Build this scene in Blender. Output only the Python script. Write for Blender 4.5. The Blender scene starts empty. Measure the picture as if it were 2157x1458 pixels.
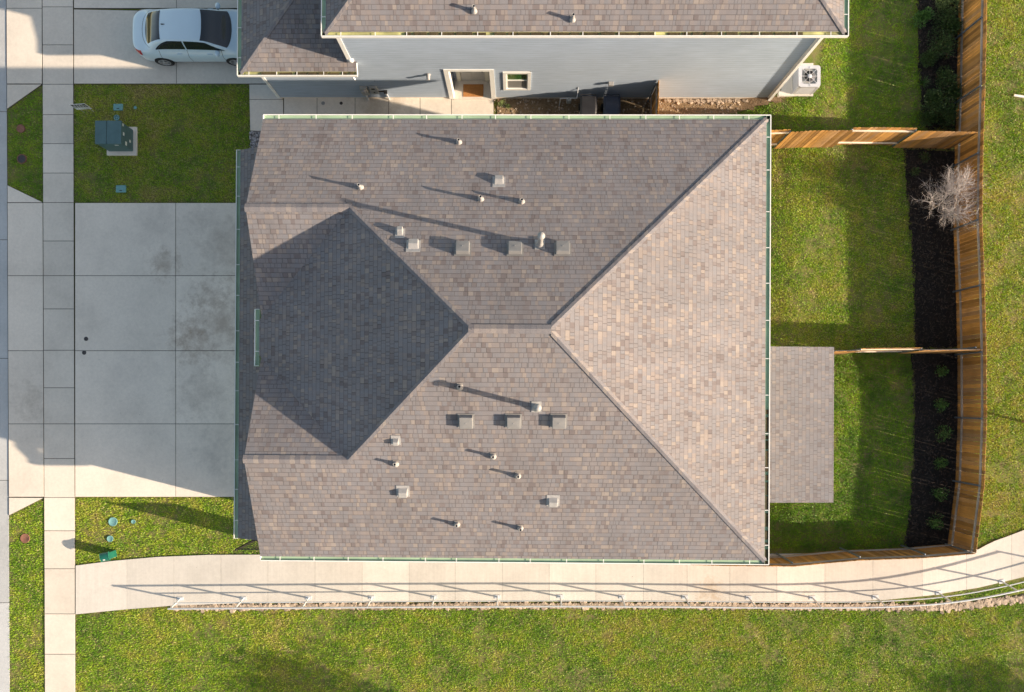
import bpy, math, random
import numpy as np
from mathutils import Vector, Matrix
random.seed(7); RNG = np.random.default_rng(11)
SC = bpy.context.scene
COL = SC.collection

# ------------------------------------------------------------------ camera, sky, sun
CH = 30.0
TX, TY, RO, PCX, PCY, FPX = 0.0032, 0.0134, 0.0055, 1067.19, 835.38, 1685.1
def rotm():
    return Matrix.Rotation(RO, 3, 'Z') @ Matrix.Rotation(TX, 3, 'X') @ Matrix.Rotation(TY, 3, 'Y')
RM = rotm()
cd = bpy.data.cameras.new('camera'); cam = bpy.data.objects.new('camera', cd); COL.objects.link(cam)
cam.matrix_world = Matrix.Translation((0, 0, CH)) @ RM.to_4x4()
cd.sensor_fit = 'HORIZONTAL'; cd.sensor_width = 36; cd.lens = FPX / 2157 * 36
cd.shift_x = -(PCX - 1078.5) / 2157; cd.shift_y = (PCY - 729) / 2157
cd.clip_start = .5; cd.clip_end = 2000
SC.camera = cam
AZ, EL = math.radians(13.8), math.radians(19.5)
SUN = Vector((math.cos(EL) * math.cos(AZ), -math.cos(EL) * math.sin(AZ), math.sin(EL)))
w = bpy.data.worlds.new('World'); SC.world = w; w.use_nodes = True
nt = w.node_tree; bg = nt.nodes['Background']
sk = nt.nodes.new('ShaderNodeTexSky'); sk.sky_type = 'NISHITA'; sk.sun_disc = False
sk.sun_elevation = EL; sk.sun_rotation = math.radians(90 + 13.8); sk.air_density = 1.0; sk.dust_density = 1.0
mxw = nt.nodes.new('ShaderNodeMix'); mxw.data_type = 'RGBA'; mxw.blend_type = 'MULTIPLY'; mxw.inputs[0].default_value = 1; mxw.inputs[7].default_value = (1.2, 1.0, .80, 1)
nt.links.new(sk.outputs[0], mxw.inputs[6]); nt.links.new(mxw.outputs[2], bg.inputs[0]); bg.inputs[1].default_value = 0.102
sd = bpy.data.lights.new('sun', 'SUN'); sd.energy = 4.4; sd.angle = math.radians(.55); sd.color = (1.0, .81, .60)
so = bpy.data.objects.new('sun', sd); COL.objects.link(so)
so.rotation_euler = SUN.to_track_quat('Z', 'Y').to_euler(); so.location = (60, -15, 30)
vs = SC.view_settings; vs.view_transform = 'Standard'; vs.look = 'None'; vs.exposure = 1.3; vs.gamma = 1

# a point of the photograph on a level (or on a vertical plane) of the place
def ray(px, py):
    return RM @ Vector(((px - PCX) / FPX, (PCY - py) / FPX, -1.0))
def W(px, py, z=0.0):
    d = ray(px, py); t = (z - CH) / d.z
    return Vector((d.x * t, d.y * t, z))
def WY(px, py, Y):
    d = ray(px, py); t = Y / d.y
    return Vector((d.x * t, Y, CH + d.z * t))
def WF(px, py, f):
    z = 5.0
    for _ in range(12):
        p = W(px, py, z); z = f(p.x, p.y)
    return W(px, py, z)

def P(px, py): q = W(px, py); return q.x, q.y

# ------------------------------------------------------------------ materials
def nodes(m):
    m.use_nodes = True; t = m.node_tree
    return t, t.nodes['Principled BSDF'], t.nodes.new, t.links.new
class NT:
    def __init__(s, name):
        s.m = bpy.data.materials.new(name); s.m.use_nodes = True; s.t = s.m.node_tree; s.b = s.t.nodes['Principled BSDF']
    def n(s, ty, **kw):
        x = s.t.nodes.new(ty)
        for k, v in kw.items(): setattr(x, k, v)
        return x
    def l(s, a, b): s.t.links.new(a, b)
    def math(s, op, a, b=None, c=None):
        x = s.n('ShaderNodeMath', operation=op)
        for i, v in enumerate((a, b, c)):
            if v is None: continue
            if isinstance(v, (int, float)): x.inputs[i].default_value = v
            else: s.l(v, x.inputs[i])
        return x.outputs[0]
    def pos(s):
        return s.n('ShaderNodeNewGeometry').outputs['Position']
    def noise(s, vec, scale, detail=3, rough=.55, out='Fac'):
        x = s.n('ShaderNodeTexNoise'); x.inputs['Scale'].default_value = scale; x.inputs['Detail'].default_value = detail
        x.inputs['Roughness'].default_value = rough
        if vec is not None: s.l(vec, x.inputs['Vector'])
        return x.outputs[out]
    def ramp(s, fac, stops, interp='LINEAR'):
        x = s.n('ShaderNodeValToRGB'); cr = x.color_ramp; cr.interpolation = interp
        while len(cr.elements) < len(stops): cr.elements.new(.5)
        for e, (p, c) in zip(cr.elements, stops):
            e.position = p; e.color = (c, c, c, 1) if isinstance(c, (int, float)) else (*c, 1)
        s.l(fac, x.inputs[0]); return x.outputs[0]
    def mix(s, fac, a, b, bt='MIX'):
        x = s.n('ShaderNodeMix', data_type='RGBA', blend_type=bt)
        for i, v in ((0, fac), (6, a), (7, b)):
            if isinstance(v, (int, float)): x.inputs[i].default_value = v
            elif isinstance(v, tuple): x.inputs[i].default_value = (*v, 1)
            else: s.l(v, x.inputs[i])
        return x.outputs[2]
    def attr(s, name):
        return s.n('ShaderNodeAttribute', attribute_name=name).outputs['Fac']
    def bump(s, h, dist=.02, strength=1.0):
        x = s.n('ShaderNodeBump'); x.inputs['Strength'].default_value = strength; x.inputs['Distance'].default_value = dist
        s.l(h, x.inputs['Height']); s.l(x.outputs[0], s.b.inputs['Normal'])
    def scaled(s, vec, v):
        x = s.n('ShaderNodeVectorMath', operation='MULTIPLY'); s.l(vec, x.inputs[0]); x.inputs[1].default_value = v; return x.outputs[0]
    def col(s, c): s.l(c, s.b.inputs['Base Color'])
    def set(s, **kw):
        for k, v in kw.items(): s.b.inputs[k.replace('_', ' ')].default_value = v

def plain(name, c, rough=.6, var=.12, scale=6., metal=0., bump=0., rndvar=0., coat=0.):
    t = NT(name); p = t.pos(); n = t.noise(p, scale, 4)
    f = t.ramp(n, [(.3, 1 - var), (.7, 1 + var)])
    c2 = t.mix(1.0, c, f, 'MULTIPLY')
    if rndvar:
        r = t.math('MULTIPLY_ADD', t.attr('rnd'), 2 * rndvar, 1 - rndvar)
        c2 = t.mix(1.0, c2, r, 'MULTIPLY')
    t.col(c2); t.set(Roughness=rough, Metallic=metal)
    if coat: t.set(Coat_Weight=coat, Coat_Roughness=.05)
    if bump: t.bump(t.noise(p, scale * 6, 3), bump)
    return t.m

def m_concrete(name, c, stains=(), streak=0.0):
    t = NT(name); p = t.pos()
    a = t.ramp(t.noise(p, .55, 6, .65), [(.3, .88), (.5, 1.), (.7, 1.07)])
    b = t.ramp(t.noise(p, 9, 4, .7), [(.25, .92), (.75, 1.06)])
    g = t.ramp(t.noise(p, 60, 2), [(.3, .94), (.7, 1.05)])
    col = t.mix(1., c, a, 'MULTIPLY'); col = t.mix(1., col, b, 'MULTIPLY'); col = t.mix(1., col, g, 'MULTIPLY')
    r = t.math('MULTIPLY_ADD', t.attr('rnd'), .16, .92); col = t.mix(1., col, r, 'MULTIPLY')
    if streak:
        n = t.noise(t.scaled(p, (14, .35, 1)), 1., 3); col = t.mix(1., col, t.ramp(n, [(.3, 1 - streak), (.7, 1 + streak)]), 'MULTIPLY')
    for (x, y, rad, amt, sc) in stains:
        d = t.n('ShaderNodeVectorMath', operation='DISTANCE'); t.l(p, d.inputs[0]); d.inputs[1].default_value = (x, y, .03)
        near = t.math('SUBTRACT', .95, t.math('DIVIDE', d.outputs['Value'], rad))
        n = t.math('ADD', t.math('MULTIPLY', t.noise(p, 3.2 / max(rad, .4), 7, .75), 3.2), -1.75)
        k = t.math('MULTIPLY', t.math('ADD', near, n), amt); k.node.use_clamp = True
        k = t.math('MINIMUM', k, amt); col = t.mix(k, col, sc)
    # small dark specks
    sp = t.n('ShaderNodeTexVoronoi'); sp.inputs['Scale'].default_value = 1.6; t.l(p, sp.inputs['Vector'])
    k = t.math('LESS_THAN', sp.outputs['Distance'], .022); k = t.math('MULTIPLY', k, .6); col = t.mix(k, col, (.09, .08, .07))
    t.col(col); t.set(Roughness=.88); t.bump(t.noise(p, 80, 2), .003)
    return t.m

def m_shingle(name, e=.146, wd=.125, gain=1.0, contrast=1.0):
    t = NT(name); uv = t.n('ShaderNodeUVMap').outputs[0]
    s = t.n('ShaderNodeSeparateXYZ'); t.l(uv, s.inputs[0]); u, v = s.outputs[0], s.outputs[1]
    vv = t.math('DIVIDE', v, e); row = t.math('FLOOR', vv); vf = t.math('FRACT', vv)
    wn = t.n('ShaderNodeTexWhiteNoise', noise_dimensions='1D'); t.l(row, wn.inputs['W'])
    # tab widths vary: warp u with a low noise
    cv = t.n('ShaderNodeCombineXYZ'); t.l(u, cv.inputs[0]); t.l(t.math('MULTIPLY', row, 3.7), cv.inputs[1])
    warp = t.math('MULTIPLY', t.noise(cv.outputs[0], 2.6, 1), .30)
    uu = t.math('DIVIDE', t.math('ADD', t.math('ADD', u, warp), t.math('MULTIPLY', wn.outputs['Value'], 7.3)), wd)
    colm = t.math('FLOOR', uu); uf = t.math('FRACT', uu)
    c = t.n('ShaderNodeCombineXYZ'); t.l(colm, c.inputs[0]); t.l(row, c.inputs[1])
    r1 = t.n('ShaderNodeTexWhiteNoise', noise_dimensions='2D'); t.l(c.outputs[0], r1.inputs['Vector'])
    c2 = t.n('ShaderNodeVectorMath', operation='ADD'); t.l(c.outputs[0], c2.inputs[0]); c2.inputs[1].default_value = (91.3, 17.7, 0)
    r2 = t.n('ShaderNodeTexWhiteNoise', noise_dimensions='2D'); t.l(c2.outputs[0], r2.inputs['Vector'])
    def G(a): return tuple(.175 * gain * k * (1 + (x / .175 - 1) * contrast) for x, k in zip(a, (1.12, 1.12, 1.19)))
    col = t.ramp(r1.outputs['Value'], [(0, G((.118, .100, .098))), (.07, G((.145, .124, .120))), (.16, G((.158, .146, .146))), (.45, G((.158, .155, .162))), (.62, G((.170, .158, .158))),
                 (.80, G((.182, .164, .158))), (.91, G((.20, .170, .152))), (1, G((.235, .205, .178)))])
    p = t.pos()
    sv = t.n('ShaderNodeCombineXYZ'); t.l(t.math('MULTIPLY', u, 1.6), sv.inputs[0]); t.l(t.math('MULTIPLY', v, .22), sv.inputs[1])
    stk = t.ramp(t.noise(sv.outputs[0], 1.0, 5, .65), [(.3, .90), (.68, 1.06)]); col = t.mix(1., col, stk, 'MULTIPLY')
    big = t.ramp(t.noise(p, .35, 3), [(.3, .92), (.7, 1.07)]); col = t.mix(1., col, big, 'MULTIPLY')
    gr = t.ramp(t.noise(uv, 55, 3, .7), [(.25, .82), (.75, 1.16)]); col = t.mix(1., col, gr, 'MULTIPLY')
    # dark slots between tabs, and a shadow line painted at each butt edge
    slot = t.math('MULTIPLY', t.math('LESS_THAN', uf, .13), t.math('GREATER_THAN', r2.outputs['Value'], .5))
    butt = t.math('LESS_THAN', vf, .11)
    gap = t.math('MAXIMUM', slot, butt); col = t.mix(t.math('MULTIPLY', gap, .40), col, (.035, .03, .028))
    t.col(col); t.set(Roughness=.93)
    hgt = t.math('ADD', t.math('MULTIPLY', t.math('SUBTRACT', 1.0, vf), .55), t.math('MULTIPLY', t.math('GREATER_THAN', r2.outputs['Value'], .5), .45))
    hgt = t.math('SUBTRACT', hgt, t.math('MULTIPLY', gap, .35))
    t.bump(hgt, .022 , 1.)
    return t.m

def m_cap():
    t = NT('ridge_shingle'); r = t.attr('rnd')
    col = t.ramp(r, [(0, (.155, .145, .16)), (.35, (.178, .175, .195)), (.7, (.195, .183, .196)), (.9, (.235, .21, .21)), (1, (.26, .235, .225))])
    col = t.mix(1., col, t.ramp(t.noise(t.pos(), 30, 3), [(.25, .85), (.75, 1.14)]), 'MULTIPLY')
    t.col(col); t.set(Roughness=.92); t.bump(t.noise(t.pos(), 120, 2), .004); return t.m

def m_siding(name, c):
    t = NT(name); p = t.pos()
    n = t.noise(t.scaled(p, (.6, .6, 14)), 2.2, 5, .65)
    col = t.mix(1., c, t.ramp(n, [(.25, .80), (.75, 1.14)]), 'MULTIPLY')
    col = t.mix(1., col, t.ramp(t.noise(p, .7, 3), [(.3, .95), (.7, 1.05)]), 'MULTIPLY')
    sp = t.n('ShaderNodeTexVoronoi'); sp.inputs['Scale'].default_value = 1.1; t.l(t.scaled(p, (1.6, .5, .55)), sp.inputs['Vector'])
    k0 = t.math('MULTIPLY', t.math('LESS_THAN', sp.outputs['Distance'], .032), .5); col = t.mix(k0, col, (.10, .10, .11))
    s = t.n('ShaderNodeSeparateXYZ'); t.l(p, s.inputs[0])
    lapf = t.math('FRACT', t.math('DIVIDE', t.math('SUBTRACT', s.outputs[2], .16), .158)); lp = t.math('MULTIPLY', t.math('LESS_THAN', lapf, .07), .35); col = t.mix(lp, col, (.09, .10, .12))  # shadow line under each lap, painted dark into the siding colour
    dirt = t.math('MULTIPLY', t.math('SUBTRACT', .75, s.outputs[2]), .28); dirt.node.use_clamp = True
    col = t.mix(t.math('MULTIPLY', dirt, t.noise(p, 1.5, 3)), col, (.46, .37, .25))
    t.col(col); t.set(Roughness=.72); t.bump(t.noise(t.scaled(p, (2, 2, 40)), 4, 3), .004); return t.m

def m_wood(name, c, dark=.6, ang=None):
    t = NT(name); p = t.pos()
    r = t.attr('rnd')
    base = t.mix(1., c, t.ramp(r, [(0, dark), (.5, 1.), (1, 1.35)]), 'MULTIPLY')
    n = t.noise(t.scaled(p, (30, 30, 1.6)), 1., 4, .65)
    col = t.mix(1., base, t.ramp(n, [(.25, .80), (.6, 1.03), (.8, 1.12)]), 'MULTIPLY')
    base = t.mix(t.ramp(t.math('FRACT', t.math('MULTIPLY', r, 7.3)), [(.55, 0.), (1., .5)]), base, tuple((x + sum(c) / 3) * .5 for x in c)); col = t.mix(1., base, t.ramp(n, [(.25, .80), (.6, 1.03), (.8, 1.12)]), 'MULTIPLY')
    st = t.ramp(t.noise(p, 1.1, 4), [(.35, .75), (.65, 1.1)]); col = t.mix(1., col, st, 'MULTIPLY')
    t.col(col); t.set(Roughness=.8); t.bump(n, .004); return t.m

def m_grass(name, blade):
    t = NT(name); p = t.pos(); tone = t.attr('tone')
    big = t.noise(p, .30, 5, .62); mid = t.noise(p, 1.5, 5, .66); fine = t.noise(p, 9, 4, .7)
    k = t.math('ADD', t.math('MULTIPLY', big, .38), t.math('ADD', t.math('MULTIPLY', mid, .42), t.math('MULTIPLY', fine, .20))); k = t.math('ADD', k, t.math('MULTIPLY', t.math('SUBTRACT', tone, .5), .2)) if blade else k
    g = 1.0 if blade else .42
    stops = [(.36, (.09 * g, .22 * g, .008 * g)), (.44, (.17 * g, .345 * g, .010 * g)), (.50, (.275 * g, .44 * g, .014 * g)), (.56, (.40 * g, .47 * g, .035 * g)), (.64, (.49 * g, .42 * g, .13 * g))]
    col = t.ramp(k, stops)
    if blade:
        r = t.attr('rnd')
        straw = t.math('ADD', r, t.math('MULTIPLY', t.math('SUBTRACT', t.noise(p, 3.2, 4, .7), .5), 1.1)); straw = t.math('ADD', straw, t.math('MULTIPLY', t.math('SUBTRACT', tone, .5), .6))
        for (rx_, ry_, rr_) in ((*P(487, 1332), .62), (*P(498, 1365), .42), (*P(618, 1336), .66)):
            d = t.n('ShaderNodeVectorMath', operation='DISTANCE'); t.l(p, d.inputs[0]); d.inputs[1].default_value = (rx_, ry_, 0)
            k_ = t.math('SUBTRACT', 1.0, t.math('DIVIDE', t.math('ABSOLUTE', t.math('SUBTRACT', d.outputs['Value'], rr_)), .13)); k_.node.use_clamp = True
            straw = t.math('ADD', straw, t.math('MULTIPLY', k_, t.math('MULTIPLY', t.ramp(t.noise(p, 1.3, 2), [(.46, 0.), (.54, 1.)]), .55)))
        col = t.mix(t.ramp(straw, [(.80, 0.), (1.1, .8)]), col, (.50, .40, .21))
        col = t.mix(1., col, t.ramp(r, [(0, .76), (.7, 1.2)]), 'MULTIPLY')
        t.set(Roughness=.55)
        # some light passes through the blades
        tr = t.n('ShaderNodeBsdfTranslucent'); t.l(col, tr.inputs[0]); mx = t.n('ShaderNodeMixShader'); mx.inputs[0].default_value = .28
        t.l(t.b.outputs[0], mx.inputs[1]); t.l(tr.outputs[0], mx.inputs[2]); t.l(mx.outputs[0], t.t.nodes['Material Output'].inputs[0])
    else:
        col = t.mix(t.ramp(t.noise(p, 4, 4), [(.4, .2), (.7, .8)]), col, (.24, .175, .095))
        t.set(Roughness=.95); t.bump(t.noise(p, 30, 4, .7), .05)
    t.col(col); return t.m

def m_soil(name, stops, scale, bump):
    t = NT(name); p = t.pos()
    n = t.math('ADD', t.math('MULTIPLY', t.noise(p, scale, 5, .7), .6), t.math('MULTIPLY', t.noise(p, scale * .12, 3), .4))
    t.col(t.ramp(n, stops)); t.set(Roughness=.95); t.bump(t.noise(p, scale * 1.5, 4, .7), bump); return t.m

def m_glass(name, c, rough=.04):
    t = NT(name); t.set(Base_Color=(*c, 1), Roughness=rough, Coat_Weight=.6, Coat_Roughness=.03); t.b.inputs['IOR'].default_value = 1.5
    n = t.noise(t.pos(), 3, 2); t.l(t.ramp(n, [(.3, rough), (.7, rough * 2)]), t.b.inputs['Roughness']); return t.m

M = {}
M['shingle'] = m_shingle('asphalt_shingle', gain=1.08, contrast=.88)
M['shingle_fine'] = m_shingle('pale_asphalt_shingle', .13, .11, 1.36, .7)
M['cap'] = m_cap()
M['white'] = plain('white_trim_paint', (.78, .785, .77), .5, .05, 3)
M['gutter_in'] = plain('gutter_green_lining', (.33, .46, .33), .55, .18, 1.2)
M['gutter_old'] = plain('gutter_silted_lining', (.42, .42, .20), .7, .45, 2.0)
M['debris'] = m_soil('gutter_leaf_litter', [(.35, (.03, .022, .012)), (.6, (.09, .07, .03))], 9, .02)
M['siding'] = m_siding('grey_lap_siding', (.345, .42, .53))
M['siding_b'] = m_siding('tan_lap_siding', (.42, .40, .36))
M['soffit'] = plain('soffit_paint', (.6, .6, .58), .7, .06)
M['drive'] = m_concrete('driveway_concrete', (.73, .665, .59), [(*P(470, 680), 2.0, .52, (.25, .17, .12)), (*P(400, 715), 1.2, .62, (.27, .185, .125)), (*P(348, 555), .9, .55, (.26, .19, .13)), (*P(478, 520), 1.6, .40, (.27, .205, .17)), (*P(440, 620), 1.0, .4, (.28, .21, .16)),
              (*P(425, 830), 1.5, .45, (.30, .25, .21)), (*P(72, 845), 1.1, .45, (.30, .26, .21)), (*P(455, 960), 1.2, .38, (.33, .30, .28)), (*P(420, 460), .9, .35, (.33, .29, .26)), (*P(330, 475), 1.3, .28, (.36, .32, .29)), (*P(270, 790), 1.6, .22, (.38, .35, .33))])
M['walk'] = m_concrete('sidewalk_concrete', (.68, .625, .555), [(*P(800, 225), 1.7, .38, (.22, .15, .07))])
M['path'] = m_concrete('path_concrete', (.60, .575, .535), [(*P(1495, 1246), .75, .55, (.36, .23, .10)), (*P(1690, 1262), .5, .3, (.40, .30, .17))], .035)
M['gutterpan'] = m_concrete('street_gutter_concrete', (.46, .48, .50))
M['asphalt'] = plain('street_asphalt', (.09, .09, .095), .9, .2, 4, bump=.01)
M['joint'] = plain('slab_joint', (.09, .085, .075), .95, .2, 8)
M['lawn'] = m_grass('lawn_soil', False)
M['blade'] = m_grass('grass_blade', True)
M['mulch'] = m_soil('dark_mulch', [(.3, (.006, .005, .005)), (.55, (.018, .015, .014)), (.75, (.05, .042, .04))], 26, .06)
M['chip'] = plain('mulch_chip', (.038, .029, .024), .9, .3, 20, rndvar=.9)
M['dirt'] = m_soil('bare_dirt', [(.3, (.13, .085, .045)), (.5, (.24, .165, .095)), (.7, (.34, .25, .16))], 12, .06)
M['rock'] = plain('limestone_rock', (.40, .32, .245), .9, .25, 9, bump=.01, rndvar=.45)
M['gravel'] = plain('grey_gravel', (.26, .25, .26), .85, .2, 30, rndvar=.8)
M['wood'] = m_wood('cedar_board', (.50, .25, .062), .5)
M['rail_wood'] = m_wood('weathered_rail', (.42, .375, .33), .75)
M['white_rail'] = m_wood('pale_rail', (.80, .68, .55), .8)
M['steel_post'] = plain('galvanised_post', (.20, .245, .30), .45, .12, 8, metal=.5)
M['galv'] = plain('white_galvanised_pipe', (.60, .63, .67), .38, .07, 6, metal=.25)
M['vent_grey'] = plain('grey_vent_metal', (.215, .215, .22), .55, .07, 5)
M['vent_white'] = plain('pale_vent_plastic', (.32, .32, .325), .5, .14, 7)
M['flange'] = plain('weathered_flange', (.24, .225, .22), .7, .15, 14)
M['lead'] = plain('lead_boot', (.38, .375, .375), .5, .12, 14, metal=.2)
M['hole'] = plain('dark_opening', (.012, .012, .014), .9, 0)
M['black'] = plain('black_plastic', (.022, .022, .026), .42, .2, 5)
M['blue'] = plain('navy_plastic', (.016, .026, .055), .42, .2, 5)
M['iron'] = plain('black_iron', (.015, .015, .015), .5, .1)
M['tgreen'] = plain('transformer_green_paint', (.075, .145, .16), .5, .1, 4)
M['pgreen'] = plain('pedestal_green_plastic', (.010, .115, .085), .35, .15, 6, coat=.3)
M['teal'] = plain('teal_lid_plastic', (.15, .33, .34), .65, .15, 14)
M['clay'] = plain('clay_lid', (.22, .10, .07), .85, .25, 12)
M['cast'] = plain('cast_iron_lid', (.05, .045, .05), .7, .25, 18)
M['sticker'] = plain('pale_sticker', (.75, .76, .74), .6, .05)
M['mat'] = plain('coir_doormat', (.42, .19, .06), .95, .15, 30, bump=.01)
M['door'] = plain('grey_door_paint', (.42, .43, .42), .5, .05)
M['dtrim'] = plain('cream_door_trim', (.62, .60, .50), .5, .05)
M['meter'] = plain('meter_grey_paint', (.33, .34, .335), .5, .08)
M['win_up'] = m_glass('window_pane_glass', (.03, .11, .025))  # green reflection painted in as the pane's base colour
M['win_dn'] = plain('insect_screen', (.20, .20, .195), .6, .1, 40)
M['paint'] = plain('pale_car_paint', (.58, .73, .84), .28, .015, 2, coat=.8)
M['cglass'] = m_glass('car_glass', (.016, .021, .028))
M['tyre'] = plain('tyre_rubber', (.018, .018, .019), .8, .15, 20)
M['alloy'] = plain('alloy_rim', (.55, .56, .58), .35, .05, 8, metal=.6)
M['tail'] = plain('tail_lamp_red', (.42, .012, .03), .2, .05, coat=.6)
M['lamp'] = plain('head_lamp', (.7, .72, .75), .15, .05, coat=.8)
M['branch'] = plain('bare_branch_bark', (.52, .47, .455), .85, .2, 20, rndvar=.45)
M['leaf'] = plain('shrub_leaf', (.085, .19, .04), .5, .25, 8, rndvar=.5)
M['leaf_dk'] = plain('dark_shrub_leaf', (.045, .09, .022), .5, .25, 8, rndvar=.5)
M['leaf_lt'] = plain('pale_shrub_leaf', (.22, .29, .10), .5, .25, 8, rndvar=.4)
M['bark'] = plain('trunk_bark', (.16, .12, .09), .9, .3, 12, bump=.01)
M['sign_w'] = plain('sign_white', (.88, .89, .92), .4, .02)
M['sign_k'] = plain('sign_black', (.02, .02, .025), .4, .02)
M['sign_b'] = plain('sign_pale_blue', (.45, .62, .72), .4, .03)
M['ac'] = plain('grey_appliance_paint', (.50, .51, .55), .42, .05, 5)
M['coil'] = plain('condenser_louvre', (.34, .35, .35), .6, .2, 18)
M['fan'] = plain('fan_blade', (.36, .37, .42), .4, .06)
M['hose'] = plain('line_insulation', (.10, .095, .09), .8, .1)
M['plank'] = plain('sawn_plank', (.52, .38, .22), .85, .15, 6)

# ------------------------------------------------------------------ mesh builder and object helpers
OFF = {}
class MB:
    def __init__(s): s.v = []; s.f = []; s.mi = []; s.uv = []; s.r = []; s.sm = []
    def face(s, pts, mi=0, uv=None, r=None, sm=False):
        b = len(s.v); s.v.extend([tuple(p) for p in pts]); s.f.append(tuple(range(b, b + len(pts)))); s.mi.append(mi)
        s.uv.append(uv if uv else [(0, 0)] * len(pts)); s.r.append(random.random() if r is None else r); s.sm.append(sm)
    def mesh(s, vs, fs, mi=0, r=None, sm=False):
        b = len(s.v); s.v.extend([tuple(p) for p in vs]); r = random.random() if r is None else r
        for f in fs:
            s.f.append(tuple(i + b for i in f)); s.mi.append(mi); s.uv.append([(0, 0)] * len(f)); s.r.append(r); s.sm.append(sm)
    def fr(s, c, a, b, d, mi=0, r=None):            # box from centre and three half vectors
        c, a, b, d = Vector(c), Vector(a), Vector(b), Vector(d)
        if a.cross(b).dot(d) < 0: a, b = b, a
        vs = [c + x * a + y * b + z * d for z in (-1, 1) for y in (-1, 1) for x in (-1, 1)]
        s.mesh(vs, [(0, 2, 3, 1), (4, 5, 7, 6), (0, 1, 5, 4), (2, 6, 7, 3), (0, 4, 6, 2), (1, 3, 7, 5)], mi, r)
    def box(s, x0, x1, y0, y1, z0, z1, mi=0, r=None):
        s.fr(((x0 + x1) / 2, (y0 + y1) / 2, (z0 + z1) / 2), ((x1 - x0) / 2, 0, 0), (0, (y1 - y0) / 2, 0), (0, 0, (z1 - z0) / 2), mi, r)
    def bar(s, p, q, wd, h, up=(0, 0, 1), mi=0, r=None):
        p, q = Vector(p), Vector(q); d = q - p; up = Vector(up)
        sd_ = d.cross(up).normalized(); u = sd_.cross(d).normalized()
        s.fr((p + q) / 2, d / 2, sd_ * wd / 2, u * h / 2, mi, r)
    def prism(s, poly, z0, z1, mi=0, r=None):
        n = len(poly); a = sum(poly[i][0] * poly[(i + 1) % n][1] - poly[(i + 1) % n][0] * poly[i][1] for i in range(n))
        if a < 0: poly = poly[::-1]
        zf0 = z0 if callable(z0) else (lambda x, y: z0); zf1 = z1 if callable(z1) else (lambda x, y: z1)
        vs = [(p[0], p[1], zf0(p[0], p[1])) for p in poly] + [(p[0], p[1], zf1(p[0], p[1])) for p in poly]
        fs = [tuple(range(n - 1, -1, -1)), tuple(range(n, 2 * n))] + [(i, (i + 1) % n, n + (i + 1) % n, n + i) for i in range(n)]
        s.mesh(vs, fs, mi, r)
    def tube(s, p, q, r0, r1=None, n=8, mi=0, cap=True, r=None):
        p, q = Vector(p), Vector(q); r1 = r0 if r1 is None else r1
        d = (q - p).normalized(); a = d.orthogonal().normalized(); b = d.cross(a)
        vs = [c + (a * math.cos(2 * math.pi * i / n) + b * math.sin(2 * math.pi * i / n)) * rr for c, rr in ((p, r0), (q, r1)) for i in range(n)]
        fs = [(i, (i + 1) % n, n + (i + 1) % n, n + i) for i in range(n)]
        s.mesh(vs, fs, mi, r, True)
        if cap: s.mesh(vs, [tuple(range(n - 1, -1, -1)), tuple(range(n, 2 * n))], mi, r)
    def path(s, pts, rad, n=8, mi=0):
        for a, b in zip(pts[:-1], pts[1:]): s.tube(a, b, rad, rad, n, mi)
    def lathe(s, c, prof, n=20, mi=0, axis='Z', r=None, cap=True):
        vs, fs = [], []; c = Vector(c)
        for (rr, z) in prof:
            for i in range(n):
                a = 2 * math.pi * i / n
                o = Vector((rr * math.cos(a), rr * math.sin(a), z)) if axis == 'Z' else Vector((rr * math.cos(a), -z, rr * math.sin(a)))
                vs.append(c + o)
        for k in range(len(prof) - 1):
            for i in range(n): fs.append((k * n + i, k * n + (i + 1) % n, (k + 1) * n + (i + 1) % n, (k + 1) * n + i))
        if cap and prof[-1][0] > 1e-4: fs.append(tuple(range((len(prof) - 1) * n, len(prof) * n)))
        if cap and prof[0][0] > 1e-4: fs.append(tuple(range(n - 1, -1, -1)))
        s.mesh(vs, fs, mi, r, True)
    def facet(s, pts, mi=0):                         # roof plane, UV in metres: u along the courses, v up the slope
        p = [Vector(q) for q in pts]
        n = Vector((0, 0, 0))
        for i in range(len(p)): n += (p[i] - p[0]).cross(p[(i + 1) % len(p)] - p[0])
        n.normalize()
        if n.z < 0: p = p[::-1]; n = -n
        u = Vector((0, 0, 1)).cross(n).normalized(); v = n.cross(u)
        s.face(p, mi, [(q.dot(u), q.dot(v)) for q in p])
    def build(s, name, mats, parent=None, bevel=0, weld=False, org=None):
        mats = mats if isinstance(mats, (list, tuple)) else [mats]
        off = OFF[parent.name] if parent else (Vector(org) if org else Vector((0, 0, 0)))
        me = bpy.data.meshes.new(name); me.from_pydata([(x - off.x, y - off.y, z - off.z) for x, y, z in s.v], [], s.f)
        for m in mats: me.materials.append(M[m] if isinstance(m, str) else m)
        me.polygons.foreach_set('material_index', s.mi); me.polygons.foreach_set('use_smooth', s.sm)
        uvl = me.uv_layers.new(name='UVMap'); flat = [c for f in s.uv for q in f for c in q]; uvl.data.foreach_set('uv', flat)
        at = me.attributes.new('rnd', 'FLOAT', 'FACE'); at.data.foreach_set('value', s.r)
        me.update()
        o = bpy.data.objects.new(name, me); COL.objects.link(o)
        if parent: o.parent = parent
        else: o.location = off
        OFF[o.name] = off
        if bevel:
            b = o.modifiers.new('bevel', 'BEVEL'); b.width = bevel; b.segments = 2; b.limit_method = 'ANGLE'; b.angle_limit = .6
        return o
def tag(o, label=None, cat=None, group=None, kind=None):
    if label: o['label'] = label
    if cat: o['category'] = cat
    if group: o['group'] = group
    if kind: o['kind'] = kind
    return o
def thing(name, loc, label, cat, group=None):
    o = bpy.data.objects.new(name, None); o.empty_display_size = .2; COL.objects.link(o); o.location = loc; OFF[o.name] = Vector(loc)
    return tag(o, label, cat, group)
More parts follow.
